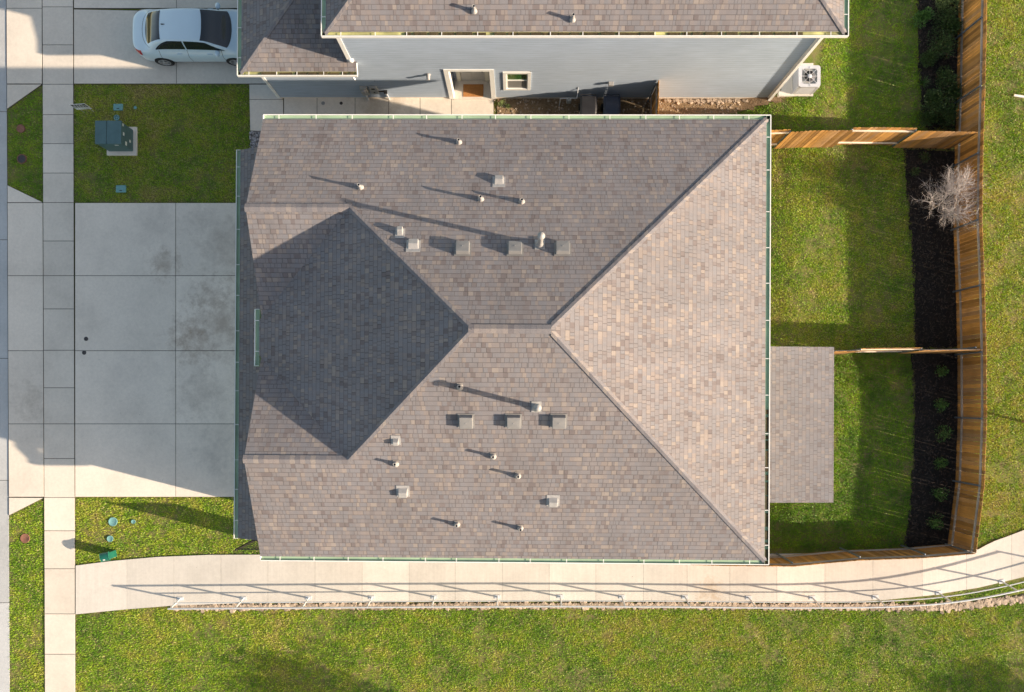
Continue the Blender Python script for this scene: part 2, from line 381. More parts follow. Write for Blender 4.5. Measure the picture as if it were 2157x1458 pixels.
def copy_tree(o, parent=None):
    c = o.copy(); COL.objects.link(c)
    if parent: c.parent = parent
    OFF[c.name] = OFF[o.name]
    for ch in list(o.children): copy_tree(ch, c)
    return c
def struct(name, mb, mats, kind='structure'): return tag(mb.build(name, mats), kind=kind)
def text_mesh(txt, size, name='tmp'):
    cu = bpy.data.curves.new(name, 'FONT'); cu.body = txt; cu.size = size; cu.align_x = 'CENTER'; cu.align_y = 'CENTER'; cu.resolution_u = 3
    ob = bpy.data.objects.new(name, cu); COL.objects.link(ob); dg = bpy.context.evaluated_depsgraph_get(); dg.update()
    me = bpy.data.meshes.new_from_object(ob.evaluated_get(dg)); vs = [v.co.copy() for v in me.vertices]; fs = [tuple(p.vertices) for p in me.polygons]
    bpy.data.objects.remove(ob); bpy.data.curves.remove(cu); bpy.data.meshes.remove(me); return vs, fs

# ------------------------------------------------------------------ ground
def cl(x, a=0., b=1.): return max(a, min(b, x))
YS_F = W(1800, 1165).y
YMF = W(1900, 739).y
def gz(x, y):                                        # berm across the back yards, added to shorten the fence shadow
    return (.33 + .13 * cl(YMF - y)) * cl((16.1 - x) / 3.4) * cl((x - 8.2) / 2.0) * cl((y - YS_F) / 1.2)
def gzv(x, y):
    return (.33 + .13 * np.clip(YMF - y, 0, 1)) * np.clip((16.1 - x) / 3.4, 0, 1) * np.clip((x - 8.2) / 2.0, 0, 1) * np.clip((y - YS_F) / 1.2, 0, 1)
xs = np.concatenate([[-300, -120, -60, -30], np.arange(-22, 8, 1.0), np.arange(8, 17, .3), np.arange(17, 24, 1.), [30, 60, 120, 300]])
ys = np.concatenate([[-300, -120, -60, -30], np.arange(-14, 19, .5), [30, 60, 120, 300]])
gx, gy = np.meshgrid(xs, ys); zz = gzv(gx, gy) - .03
g = MB(); nx = len(xs)
g.mesh(list(zip(gx.ravel().tolist(), gy.ravel().tolist(), zz.ravel().tolist())),
       [(j * nx + i, j * nx + i + 1, (j + 1) * nx + i + 1, (j + 1) * nx + i) for j in range(len(ys) - 1) for i in range(nx - 1)], 0, .5, True)
struct('ground', g, 'lawn')

def pp(poly, z=0.): return [tuple(W(x, y, z)[:2]) for x, y in poly]
def slabs(name, mat, panels, z=.02, zb=-.06, gap=.011):
    m = MB(); k = MB()
    for poly in panels:
        q = pp(poly); cx = sum(p[0] for p in q) / len(q); cy = sum(p[1] for p in q) / len(q)
        # shrink along edges by the joint width
        n = len(q); a = sum(q[i][0] * q[(i + 1) % n][1] - q[(i + 1) % n][0] * q[i][1] for i in range(n))
        if a < 0: q = q[::-1]
        ins = []
        for i in range(n):
            p0, p1, p2 = Vector(q[i - 1]), Vector(q[i]), Vector(q[(i + 1) % n])
            d1 = (p1 - p0).normalized(); d2 = (p2 - p1).normalized(); n1 = Vector((-d1.y, d1.x)); n2 = Vector((-d2.y, d2.x))
            b = (n1 + n2); b = b / max(b.length_squared, .3) * 2
            ins.append(tuple(p1 + b * gap))
        m.prism(ins, zb, z); k.prism(q, zb - .02, z - .014)
    o = struct(name, m, mat)
    kk = k.build(name + '_joint_bed', 'joint', None); tag(kk, kind='structure'); return o

# street edge and its gutter pan
m = MB(); m.prism(pp([(-900, -900), (-6, -900), (2, 1458), (6, 2400), (-900, 2400)]), -.1, -.05); struct('street', m, 'asphalt')
gp = []
kx = lambda y: 13 + y * (20 - 13) / 1458.
ky = [-260, -20, 235, 505, 755, 1012, 1270, 1530]
for a, b in zip(ky[:-1], ky[1:]): gp.append([(-9, a), (kx(a), a), (kx(b), b), (-7, b)])
slabs('kerb', 'gutterpan', gp, -.012, -.12)
# pavement (sidewalk) panels
sx0 = lambda y: 89.5 + y * 5.5 / 1458.; sx1 = lambda y: 154.5 + y * 4.5 / 1458.
sj = [-180, -80, 15, 95, 178, 242, 303, 365, 427, 508, 581, 651, 738, 817, 893, 966, 1048, 1118, 1198, 1293, 1378, 1460, 1545]
slabs('pavement', 'walk', [[(sx0(a), a), (sx1(a), a), (sx1(b), b), (sx0(b), b)] for a, b in zip(sj[:-1], sj[1:])])
# driveways with their aprons
dp = []
for a, b in ((427.5, 581), (581, 739), (739, 893), (893, 1047)):
    for x0, x1 in ((158.5, 370.5), (370.5, 575)): dp.append([(x0, a), (x1, a), (x1, b), (x0, b)])
    dp.append([(kx(a) + 1, a), (sx0(a) - .5, a), (sx0(b) - .5, b), (kx(b) + 1, b)])
dp.append([(kx(390) + 1, 390), (91.5, 427), (kx(427) + 1, 427)]); dp.append([(kx(1048) + 1, 1048), (93, 1048.5), (kx(1086) + 1, 1086)])
slabs('driveway', 'drive', dp, .021)
dp = []
for a, b in ((-260, -90), (-90, 18), (18, 177)):
    for x0, x1 in ((156, 372), (372, 590)): dp.append([(x0, a + (2 if a == 18 else 0)), (x1, a + (6 if a == 18 else 0)), (x1, b), (x0, b)])
    dp.append([(kx(a) + 1, a), (89, a), (89, b), (kx(b) + 1, b)])
dp.append([(kx(178) + 1, 178), (89, 178), (kx(230) + 1, 230)])
slabs('driveway', 'walk', dp, .021)
wp = [[(525, 178), (596, 178), (596, 210), (525.5, 210)], [(525.5, 210), (597, 210), (598, 278), (527, 276)]]
jx = [598, 668, 748, 819, 885, 951, 1040]
for a, b in zip(jx[:-1], jx[1:]): wp.append([(a, 205), (b, 205), (b, 300), (a, 300)])
slabs('walkway', 'walk', wp, .02)
# long path along the south side
top = [(160, 1191), (240, 1181), (330, 1173), (440, 1168.5), (560, 1168), (900, 1168), (1300, 1168), (1650, 1166), (1870, 1164), (1990, 1163), (2060, 1157), (2078, 1147), (2095, 1139), (2120, 1130), (2157, 1116), (2260, 1080)]
bot = [(160, 1294), (260, 1284), (360, 1276), (520, 1270), (760, 1267), (1100, 1266), (1450, 1266), (1750, 1268), (1860, 1264), (1960, 1254), (2060, 1238), (2157, 1215), (2260, 1185)]
def yat(pl, x):
    for (x0, y0), (x1, y1) in zip(pl[:-1], pl[1:]):
        if x0 <= x <= x1: return y0 + (y1 - y0) * (x - x0) / (x1 - x0)
    return pl[-1][1]
pj = [160, 268, 367, 466, 565, 664, 763, 862, 959, 1058, 1157, 1255, 1355, 1447, 1537, 1636, 1737, 1838, 1942, 2035, 2130, 2255]
pn = []
for a, b in zip(pj[:-1], pj[1:]):
    mid = [x for x, _ in top if a < x < b]; midb = [x for x, _ in bot if a < x < b]
    pn.append([(a, yat(top, a))] + [(x, yat(top, x)) for x in mid] + [(b, yat(top, b)), (b, yat(bot, b))] + [(x, yat(bot, x)) for x in midb[::-1]] + [(a, yat(bot, a))])
slabs('path', 'path', pn, .03, -.06, .004)
# mulch beds, dirt and small soils: sheets on the added berm
def sheet(name, mat, poly, z, cell=.3, jag=.06):
    q = np.array(pp(poly)); x0, y0 = q.min(0); x1, y1 = q.max(0); m = MB()
    gxs = np.arange(x0, x1 + cell, cell); gys = np.arange(y0, y1 + cell, cell); X, Y = np.meshgrid(gxs, gys); ins = inpoly(X.ravel(), Y.ravel(), q).reshape(X.shape)
    idx = {}; vs = []; fs = []
    def vid(i, j):
        if (i, j) not in idx:
            idx[(i, j)] = len(vs); vs.append((X[j, i] + random.uniform(-jag, jag), Y[j, i] + random.uniform(-jag, jag), gz(X[j, i], Y[j, i]) + z))
        return idx[(i, j)]
    for j in range(len(gys) - 1):
        for i in range(len(gxs) - 1):
            if ins[j:j + 2, i:i + 2].sum() >= 3: fs.append((vid(i, j), vid(i + 1, j), vid(i + 1, j + 1), vid(i, j + 1)))
    m.mesh(vs, fs, 0, .5, True); return struct(name, m, mat)
def inpoly(x, y, poly):
    poly = np.asarray(poly); ins = np.zeros(x.shape, bool); j = len(poly) - 1
    for i in range(len(poly)):
        xi, yi = poly[i]; xj, yj = poly[j]
        c = ((yi > y) != (yj > y)) & (x < (xj - xi) * (y - yi) / (yj - yi + 1e-12) + xi); ins ^= c; j = i
    return ins
BED1 = [(1898, 312), (1905, 420), (1918, 560), (1922, 738), (2055, 738), (2050, 312)]
BED2 = [(1915, 742), (1916, 900), (1914, 1010), (1900, 1165), (2050, 1166), (2055, 742)]
BED3 = [(1925, -60), (1930, 90), (1932, 200), (1945, 276), (2055, 276), (2055, -60)]
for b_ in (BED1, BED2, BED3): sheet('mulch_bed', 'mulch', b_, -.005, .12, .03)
DIRT = [(1041, 205), (1600, 205), (1660, 203), (1635, 222), (1560, 238), (1500, 250), (1480, 300), (1041, 300)]
sheet('dirt', 'dirt', DIRT, -.005, .12, .04)
sheet('gravel_bed', 'gravel', [(527, 277), (560, 277), (560, 318), (530, 318)], -.005, .06, .01)

# ------------------------------------------------------------------ grass
LAWN = [[(kx(230) + 3, 233), (89.5, 179), (91, 424.5), (kx(392) + 3, 393)],
        [(156, 179), (524, 178), (526.5, 277), (528, 318), (560, 330), (560, 426), (158, 427)],
        [(kx(1088) + 2, 1089), (93, 1050.5), (95.5, 1520), (22, 1520)],
        [(159.5, 1048.5), (575, 1047.5), (575, 1167), (440, 1168), (330, 1172.5), (240, 1180.5), (160, 1190)],
        [(160, 1295.5), (260, 1285.5), (355, 1279), (368, 1287), (700, 1286), (1400, 1284), (1900, 1285), (2010, 1281), (2090, 1272), (2200, 1254), (2200, 1500), (160, 1500)],
        [(1850, 1275), (1960, 1262), (2060, 1246), (2200, 1213), (2200, 1236), (2060, 1268), (1960, 1276)],
        [(2040, -50), (2220, -50), (2220, 1094), (2157, 1115), (2085, 1141), (2030, 1162), (2035, 1100), (2040, 740)],
        [(1585, 290), (1898, 290), (1908, 420), (1920, 560), (1924, 740), (1585, 740)],
        [(1585, 740), (1918, 740), (1919, 900), (1916, 1010), (1903, 1166), (1585, 1166)],
        [(1590, 300), (1480, 260), (1500, 247), (1560, 236), (1635, 220), (1660, 203), (1716, 203), (1745, -50), (1928, -50), (1934, 90), (1936, 200), (1948, 290)]]
def vnoise(x, y, cell, seed):                       # smooth value noise
    t = np.random.default_rng(seed).random((64, 64)); u, v = x / cell + 100.3, y / cell + 77.7; i, j = np.floor(u).astype(int), np.floor(v).astype(int); a, b = u - i, v - j; a, b = a * a * (3 - 2 * a), b * b * (3 - 2 * b)
    g_ = lambda p, q: t[p % 64, q % 64]
    return (g_(i, j) * (1 - a) + g_(i + 1, j) * a) * (1 - b) + (g_(i, j + 1) * (1 - a) + g_(i + 1, j + 1) * a) * b
def make_grass():
    P_ = []; T_ = []; TONE = [.42, .60, .48, .52, .47, .4, .55, .56, .2, .34]
    for i, poly in enumerate(LAWN):
        q = np.array(pp(poly)); x0, y0 = q.min(0); x1, y1 = q.max(0)
        n = int((x1 - x0) * (y1 - y0) * 1500)
        x = RNG.uniform(x0, x1, n); y = RNG.uniform(y0, y1, n)
        # edges run ragged: grow the outline a little
        jx_, jy_ = RNG.normal(0, .045, n), RNG.normal(0, .045, n)
        k = inpoly(x + jx_, y + jy_, q); x, y = x[k], y[k]
        # worn patches where the blades thin out
        th_ = vnoise(x, y, .9, 3) * .6 + vnoise(x, y, .25, 9) * .4; keep = RNG.random(len(x)) > np.clip((th_ - .56) * 4.5, 0, .72); x, y = x[keep], y[keep]
        z = gzv(x, y) - .03
        P_.append(np.stack([x, y, z], 1)); T_.append(np.full(len(x), TONE[i], np.float32))
    # clumpy thinning
    c = np.concatenate(P_); n = len(c)
    L = RNG.uniform(.035, .085, n) ; th = RNG.uniform(0, 2 * np.pi, n); lean = RNG.uniform(.25, 1.25, n); wd = RNG.uniform(.006, .016, n)
    d = np.stack([np.cos(th) * np.sin(lean), np.sin(th) * np.sin(lean), np.cos(lean)], 1)
    s = np.stack([-np.sin(th), np.cos(th), np.zeros(n)], 1)
    v = np.empty((n, 3, 3), np.float32); v[:, 0] = c - s * wd[:, None]; v[:, 1] = c + s * wd[:, None]; v[:, 2] = c + d * L[:, None] + s * (RNG.normal(0, .01, n))[:, None]
    me = bpy.data.meshes.new('grass'); me.vertices.add(3 * n); me.vertices.foreach_set('co', v.ravel())
    me.loops.add(3 * n); me.loops.foreach_set('vertex_index', np.arange(3 * n, dtype=np.int32))
    me.polygons.add(n); me.polygons.foreach_set('loop_start', np.arange(0, 3 * n, 3, dtype=np.int32)); me.polygons.foreach_set('loop_total', np.full(n, 3, np.int32))
    at = me.attributes.new('rnd', 'FLOAT', 'FACE'); at.data.foreach_set('value', RNG.random(n).astype(np.float32))
    a2 = me.attributes.new('tone', 'FLOAT', 'FACE'); a2.data.foreach_set('value', np.concatenate(T_))
    me.materials.append(M['blade']); me.update(calc_edges=True)
    o = bpy.data.objects.new('grass', me); COL.objects.link(o); tag(o, kind='stuff'); print('grass blades', n)
make_grass()

def blob(m, c, r, mi=0, rr=None, squash=.7):
    vs, fs = [], []; n = 7
    for k, (a, b) in enumerate(((.55, -.8), (1, -.1), (.75, .6))):
        for i in range(n):
            t_ = 2 * math.pi * i / n + k * .4; q = r * a * random.uniform(.75, 1.2)
            vs.append((c[0] + q * math.cos(t_), c[1] + q * math.sin(t_), c[2] + r * b * squash * random.uniform(.8, 1.2)))
    for k in range(2):
        for i in range(n): fs.append((k * n + i, k * n + (i + 1) % n, (k + 1) * n + (i + 1) % n, (k + 1) * n + i))
    fs.append(tuple(range(2 * n, 3 * n))); m.mesh(vs, fs, mi, rr)
# mulch chips and clods
m = MB()
for bed, cnt in ((BED1, 2600), (BED2, 2300), (BED3, 2300)):
    q = np.array(pp(bed)); lo, hi = q.min(0), q.max(0); x = RNG.uniform(lo[0], hi[0], cnt * 2); y = RNG.uniform(lo[1], hi[1], cnt * 2); k = inpoly(x, y, q)
    for a, b in list(zip(x[k], y[k]))[:cnt]:
        th = random.uniform(0, 6.28); l = random.uniform(.02, .06); m.fr((a, b, gz(a, b) + .012), (math.cos(th) * l, math.sin(th) * l, random.uniform(-.015, .015)), (-math.sin(th) * .012, math.cos(th) * .012, 0), (0, 0, .008))
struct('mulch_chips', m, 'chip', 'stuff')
m = MB(); q = np.array(pp(DIRT)); lo, hi = q.min(0), q.max(0)
for _ in range(1500):
    a, b = random.uniform(lo[0], hi[0]), random.uniform(lo[1], hi[1])
    if inpoly(np.array([a]), np.array([b]), q)[0]: blob(m, (a, b, 0), random.choice((.012, .02, .02, .03, .045)))
for _ in range(160):
    p = W(random.uniform(1400, 1600), random.gauss(211, 3)); blob(m, (p.x, min(p.y, 11.2), .02), random.uniform(.03, .08))
struct('dirt_clods', m, 'rock', 'stuff')
m = MB()
for _ in range(420):
    p = W(random.uniform(527, 562), random.uniform(277, 318)); blob(m, (p.x, p.y, .01), random.uniform(.015, .045))
struct('gravel', m, 'gravel', 'stuff')
# rough stones under the railing
m = MB()
lowr = [(362, 1280), (700, 1277), (1400, 1275.5), (1850, 1279), (1950, 1279), (2040, 1275), (2157, 1261), (2260, 1245)]
for _ in range(3400):
    x = random.uniform(362, 2200); hw = 4.0 + 2.4 * cl((x - 1850) / 120); y = yat(lowr, x) + random.gauss(0, hw * .6)
    p = W(x, y); blob(m, (p.x, p.y, -.01), random.uniform(.03, .10), squash=.6)
struct('stone_edging', m, 'rock', 'stuff')

# ------------------------------------------------------------------ roofs, gutters, caps
def cap_run(m, p, q, na, nb, wd=.135, step=.15, gap=False):
    # overlapping cap shingles from the low end p to the high end q; na, nb: horizontal-ish directions down each side
    p, q = Vector(p), Vector(q); d = q - p; L = d.length; d.normalize(); n = int(L / step); na, nb = Vector(na).normalized(), Vector(nb).normalized()
    for i in range(n):
        a = p + d * (i * step - .03); b = p + d * ((i + 1) * step + .05)
        lo = Vector((0, 0, .031)); hi = Vector((0, 0, .0275)); r = random.random()
        for s_ in (na, nb):
            A, B, C_, D = a + lo, b + hi, b + hi + s_ * wd, a + lo + s_ * wd
            vs = [A, B, C_, D] + [x - Vector((0, 0, .02)) for x in (A, B, C_, D)]
            f = [(0, 1, 2, 3), (3, 2, 6, 7), (0, 3, 7, 4), (1, 5, 6, 2)]
            if (B - A).cross(D - A).z < 0: f = [t[::-1] for t in f]
            m.mesh(vs, f, 0, r)
def gutter(house, p, q, out, z, inner='gutter_in', hang=1.05, silt=None, caps=(1, 1), jit=.2):
    # trough along p-q (plan), "out" = outward unit vector, z = rim height
    p, q, o = Vector((*p, 0)), Vector((*q, 0)), Vector((*out, 0)); d = (q - p).normalized(); L = (q - p).length; m = MB(); up = Vector((0, 0, 1))
    c = (p + q) / 2
    W_ = .14
    m.fr(c + o * (W_ - .009) + up * (z - .058), d * L / 2, o * .009, up * .058, 0)           # face
    m.fr(c + o * (W_ - .013) + up * (z + .004), d * L / 2, o * .014, up * .006, 0)            # rolled rim
    m.fr(c + o * (W_ / 2 - .014) + up * (z - .062), d * L / 2, o * (W_ / 2 - .010), up * .006, 1)   # bottom
    m.fr(c + o * .003 + up * (z - .058), d * L / 2, o * .004, up * .055, 1)                   # back
    m.fr(c + o * (W_ - .0205) + up * (z - .058), d * (L / 2 - .002), o * .0024, up * .05, 1)  # inner face
    for e, s_ in ((p, -1), (q, 1)):
        if caps[0 if s_ < 0 else 1]: m.fr(e + d * s_ * .004 + o * (W_ / 2) + up * (z - .055), d * .006, o * (W_ / 2), up * .06, 0)
    if silt:
        for a, b in silt:
            t0 = a * L
            while t0 < b * L:
                l = random.uniform(.1, .5); h = random.uniform(.0, .03)
                m.fr(p + d * (t0 + l / 2) + o * (W_ / 2 - .01) + up * (z - .048 + h), d * l / 2, o * (W_ / 2 - .016), up * .02, 2); t0 += l + random.uniform(0, .12)
    g_ = m.build('gutter', ['white', inner, 'debris'], house)
    n = max(1, int(L / hang))
    for i in range(n):
        k = MB(); t_ = (i + .5) / n * L + random.uniform(-jit, jit) * .6
        k.fr(p + d * t_ + o * (W_ / 2) + up * (z + .001), d * .011, o * (W_ / 2), up * .004, 0); k.build('hanger', 'white', g_)
    return g_
def downspout(house, x, y, z0, z1, rot=0):
    m = MB(); m.box(x - .045, x + .045, y - .04, y + .04, z0, z1); return m.build('downspout', 'white', house, .008)

# ---- the house in the middle of the photograph
X0, X1, Y0, Y1, ZE = -7.836, 7.655, -4.981, 8.672, 5.60
XG, D = -7.923, 3.0875
G_ = .125
xE, yS, yN = X1 - G_, Y0 + G_, Y1 - G_
half = (yN - yS) / 2; ym = (yN + yS) / 2; zr = ZE + half / 2; xa, xb = XG + half, xE - half; zg = ZE + D / 2
ygn, ygs = yN - D, yS + D; xj = XG + D
def zN(x, y): return ZE + .5 * (yN - y)
def zS(x, y): return ZE + .5 * (y - yS)
H1 = thing('house', (0, ym, 0), 'two-storey house with a brown hip roof carrying many vents, filling the middle', 'house')
m = MB()
vz = ZE + .5 * (X0 - XG)
m.facet([(xE, yN, ZE), (X0, yN, ZE), (X0, ygn, zg), (xj, ygn, zg), (xa, ym, zr), (xb, ym, zr)])
m.facet([(xE, yS, ZE), (xb, ym, zr), (xa, ym, zr), (xj, ygs, zg), (X0, ygs, zg), (X0, yS, ZE)])
m.facet([(xE, yS, ZE), (xE, yN, ZE), (xb, ym, zr)])
vn = ygn - (xj - X0); vs_ = ygs + (xj - X0)
m.facet([(xa, ym, zr), (xj, ygn, zg), (X0, vn, vz), (XG, vn - (X0 - XG), ZE), (XG, vs_ + (X0 - XG), ZE), (X0, vs_, vz), (xj, ygs, zg)])
m.facet([(X0, ygn, zg), (X0, vn, vz), (xj, ygn, zg)]); m.facet([(X0, ygs, zg), (xj, ygs, zg), (X0, vs_, vz)])
m.box(X0 + .02, xE - .01, yS + .01, yN - .01, ZE - .16, ZE - .13, 1)
for (a, b) in (((X0, yS), (xE, yS)), ((X0, yN), (xE, yN))):
    m.fr(((a[0] + b[0]) / 2, a[1] + (.012 if a[1] < 0 else -.012), ZE - .075), ((b[0] - a[0]) / 2, 0, 0), (0, .010, 0), (0, 0, .07), 2)
m.fr((xE - .012, ym, ZE - .075), (.010, 0, 0), (0, half - .03, 0), (0, 0, .07), 2)
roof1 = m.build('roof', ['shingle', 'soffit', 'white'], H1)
# cap shingles of hips and ridges
m = MB(); s5 = .5
def dn(x, y): return (x, y, -.5 * math.hypot(x, y))
cap_run(m, (xE - .02, yN - .02, ZE), (xb, ym, zr), (0, .7, -.35), (.7, 0, -.35)); cap_run(m, (xE - .02, yS + .02, ZE), (xb, ym, zr), (0, -.7, -.35), (.7, 0, -.35))
cap_run(m, (xj, ygn, zg), (xa, ym, zr), (0, .7, -.35), (-.7, 0, -.35)); cap_run(m, (xj, ygs, zg), (xa, ym, zr), (0, -.7, -.35), (-.7, 0, -.35))
cap_run(m, (xa - .05, ym, zr), (xb + .05, ym, zr), (0, .7, -.35), (0, -.7, -.35))
cap_run(m, (X0, ygn, zg), (xj + .1, ygn, zg), (0, .7, -.35), (0, -.7, -.35)); cap_run(m, (X0, ygs, zg), (xj + .1, ygs, zg), (0, .7, -.35), (0, -.7, -.35))
m.build('ridge_cap', 'cap', roof1)
# rake boards on the two front gables
for yg in (ygn, ygs):
    m = MB(); sgn = 1 if yg > 0 else -1
    ye = yN if yg > 0 else yS; yi = vn if yg > 0 else vs_
    for ya, za in ((ye, ZE), (yi, vz)):
        m.bar((X0 + .012, ya, za - .10), (X0 + .012, yg, zg - .10), .022, .17, up=(0, 0, 1))
    m.build('rake_board', 'white', roof1)
    m = MB(); m.mesh([(-7.5, ye, ZE - .14), (-7.5, yi, ZE - .14), (-7.5, yi, vz - .12), (-7.5, yg, zg - .12), (-7.5, ye, ZE - .12)], [(0, 1, 2, 3, 4)]); m.build('gable_wall', 'siding_b', H1)
m = MB(); m.box(-7.5, 7.15, yS + .32, yN - .32, .0, ZE - .13); m.build('wall', 'siding_b', H1)
# gutters
gutter(H1, (X0, yN), (xE + G_, yN), (0, 1), ZE); gutter(H1, (X0, yS), (xE + G_, yS), (0, -1), ZE)
gutter(H1, (xE, yS - .12), (xE, yN + .12), (1, 0), ZE, caps=(0, 0), silt=[(0.0, .34)])
gutter(H1, (XG, ym - .86), (XG, ym + .86), (-1, 0), ZE, hang=.8)
for sg in (-1, 1): m = MB(); m.box(XG - .19, XG - .03, ym + sg * .72 - .16, ym + sg * .72 + .16, ZE - .32, ZE - .11); m.build('downspout_head', 'gutter_in', H1, .01)
# lower roof over the garages
ZL = 3.3
a, b = W(499.6, 316, ZL), W(492.3, 1133.8, ZL)
XL, YLN, YLS = (a.x + b.x) / 2, a.y, b.y
m = MB(); xr = XL + .125; zt = ZL + .5 * (-7.5 - xr)
m.facet([(xr, YLS, ZL), (-7.49, YLS, zt), (-7.49, YLN, zt), (xr, YLN, ZL)])
m.box(xr + .01, -7.51, YLS + .03, YLN - .03, ZL - .16, ZL - .13, 1)
for y in (YLS + .012, YLN - .012):
    m.mesh([(xr, y - .011, ZL - .15), (-7.5, y - .011, ZL - .15), (-7.5, y - .011, zt - .012), (xr, y - .011, ZL - .012), (xr, y + .011, ZL - .15), (-7.5, y + .011, ZL - .15), (-7.5, y + .011, zt - .012), (xr, y + .011, ZL - .012)],
           [(0, 1, 2, 3), (7, 6, 5, 4), (0, 3, 7, 4), (3, 2, 6, 7)], 2)
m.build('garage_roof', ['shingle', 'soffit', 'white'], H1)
gutter(H1, (xr, YLS), (xr, YLN), (-1, 0), ZL)
m = MB(); m.box(-9.05, -7.51, YLS + .42, YLN - .42, 0, ZL - .14); m.build('garage_wall', 'siding_b', H1)
for yc in (YLS + 3.55, YLN - 3.55):
    m = MB()
    for i in range(4):
        for j in range(4): m.box(-9.09, -9.06, yc - 2.35 + j * 1.18 + .02, yc - 2.35 + (j + 1) * 1.18 - .02, .06 + i * .56, .06 + (i + 1) * .56 - .03)
    gd = m.build('garage_door', 'white', H1)
    f = MB(); f.box(-9.1, -9.055, yc - 2.55, yc - 2.42, 0, 2.45); f.box(-9.1, -9.055, yc + 2.42, yc + 2.55, 0, 2.45); f.box(-9.1, -9.055, yc - 2.55, yc + 2.55, 2.452, 2.6); f.build('door_frame', 'white', gd)
# covered back patio
ZP = 2.95
a, b = W(1757, 731, ZP), W(1755, 1059, ZP)
m = MB(); px1 = a.x; py1 = a.y; py0 = b.y
m.facet([(px1, py0, ZP), (px1, py1, ZP), (7.16, py1, ZP + .22), (7.16, py0, ZP + .22)])
m.box(7.17, px1 - .005, py0 + .005, py1 - .005, ZP - .17, ZP - .012, 1)
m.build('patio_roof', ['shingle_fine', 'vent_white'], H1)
for y in (py0 + .2, py1 - .2):
    m = MB(); m.box(px1 - .28, px1 - .14, y - .07, y + .07, gz(px1, y) - .05, ZP - .17); m.build('patio_post', 'white', H1)
# back windows (east wall)
for (yc, zc, wdt, hgt) in ((-3.2, 4.2, 1.2, 1.3), (1.0, 4.2, .9, 1.2), (3.0, 4.2, .9, 1.2), (6.6, 4.2, 1.2, 1.3), (5.6, 1.5, 1.8, 1.9)):
    f = MB(); f.box(7.152, 7.19, yc - wdt / 2 - .09, yc + wdt / 2 + .09, zc - hgt / 2 - .09, zc + hgt / 2 + .09); fo = f.build('window', 'white', H1)
    f = MB(); f.box(7.191, 7.2, yc - wdt / 2, yc + wdt / 2, zc - hgt / 2, zc - .03); f.box(7.191, 7.2, yc - wdt / 2, yc + wdt / 2, zc + .03, zc + hgt / 2); f.build('pane', 'win_up', fo)

# ---- roof fittings; each is a part of its house
PROTO = {}
def place(house, proto, p, rz=0, sx=None):
    o = PROTO[proto]; first = not o.get('_used')
    c = copy_tree(o)
    c.parent = house; c.location = Vector(p) - OFF[house.name]; c.rotation_euler = (0, 0, rz)
    OFF[c.name] = OFF[house.name]
    if sx: c.scale = sx
    return c
def vent_pipe(house, p, h, slope, rad=.042, boot=.12, fw=.085):
    # slope: dz/dy of the roof under it
    m = MB(); n_ = Vector((0, -slope, 1)).normalized(); b = Vector(p)
    m.tube(b - Vector((0, 0, .05)), b + Vector((0, 0, h)), rad, rad, 12, 0, False)
    m.lathe(b, [(rad, h), (rad * .72, h + .001), (rad * .7, h - .01)], 12, 0, cap=False); m.lathe(b, [(rad * .72, h - .02), (.001, h - .02)], 12, 1, cap=False)
    pi = m.build('vent_pipe', ['vent_white', 'hole'], house)
    f = MB(); u = Vector((0, 1, slope)).normalized()
    f.fr(b + n_ * .012 + u * .02, (fw, 0, 0), u * fw * 1.2, n_ * .005, 1)
    f.tube(b + n_ * .015, b + Vector((0, 0, min(.15, h * .5))), boot * .8, rad * 1.12, 14)
    f.build('flashing', ['lead', 'flange' if fw < .1 else 'vent_white'], pi); return pi
def box_vent(house, p, slope):
    n_ = Vector((0, -slope, 1)).normalized(); u = Vector((0, 1, slope)).normalized(); b = Vector(p); x = Vector((1, 0, 0)); m = MB()
    low, hi, s0 = .06, .17, .19
    base = [b + x * sx * .19 + u * sy * .19 for sx, sy in ((-1, -1), (1, -1), (1, 1), (-1, 1))]
    topq = [b + n_ * hi + x * sx * .185 + u * sy * .175 for sx, sy in ((-1, -1), (1, -1), (1, 1), (-1, 1))]
    pk = b + n_ * (hi + .008)
    m.mesh([q + n_ * .03 for q in base] + topq + [pk], [(0, 1, 5, 4), (1, 2, 6, 5), (2, 3, 7, 6), (3, 0, 4, 7), (4, 5, 8), (5, 6, 8), (6, 7, 8), (7, 4, 8)])
    v = m.build('box_vent', 'vent_grey', house, .012)
    f = MB(); f.fr(b + n_ * .012, x * .235, u * .22, n_ * .008); f.build('flange', 'vent_grey', v)
    f = MB(); f.fr(b + n_ * (hi + .01), x * .012, u * .012, n_ * .006); f.build('screw_cap', 'vent_white', v); return v
def hood_vent(house, p, slope, sw=.135, sl=.13, h=.13):
    n_ = Vector((0, -slope, 1)).normalized(); u = Vector((0, 1, slope)).normalized(); b = Vector(p); x = Vector((1, 0, 0)); dd = -1 if slope > 0 else 1; m = MB()
    e = u * dd
    pts = [b - x * sw - e * sl, b + x * sw - e * sl, b + x * sw + e * sl, b - x * sw + e * sl]
    tp = [b - x * sw * .9 - e * sl * .2 + n_ * h, b + x * sw * .9 - e * sl * .2 + n_ * h, b + x * sw * .9 + e * sl * 1.05 + n_ * h * .9, b - x * sw * .9 + e * sl * 1.05 + n_ * h * .9]
    vs = [q + n_ * .01 for q in pts] + tp
    fs = [(0, 1, 5, 4), (1, 2, 6, 5), (2, 3, 7, 6), (3, 0, 4, 7), (4, 5, 6, 7)]
    if (vs[1] - vs[0]).cross(vs[5] - vs[0]).dot(-e) < 0: fs = [f[::-1] for f in fs]
    m.mesh(vs, fs); v = m.build('hood_vent', 'vent_white', house, .014)
    f = MB(); f.fr(b + n_ * .008 - e * .03, x * (sw + .05), u * (sl + .06), n_ * .006); f.build('flange', 'lead', v); return v
def RN(px, py): return WF(px, py, zN)
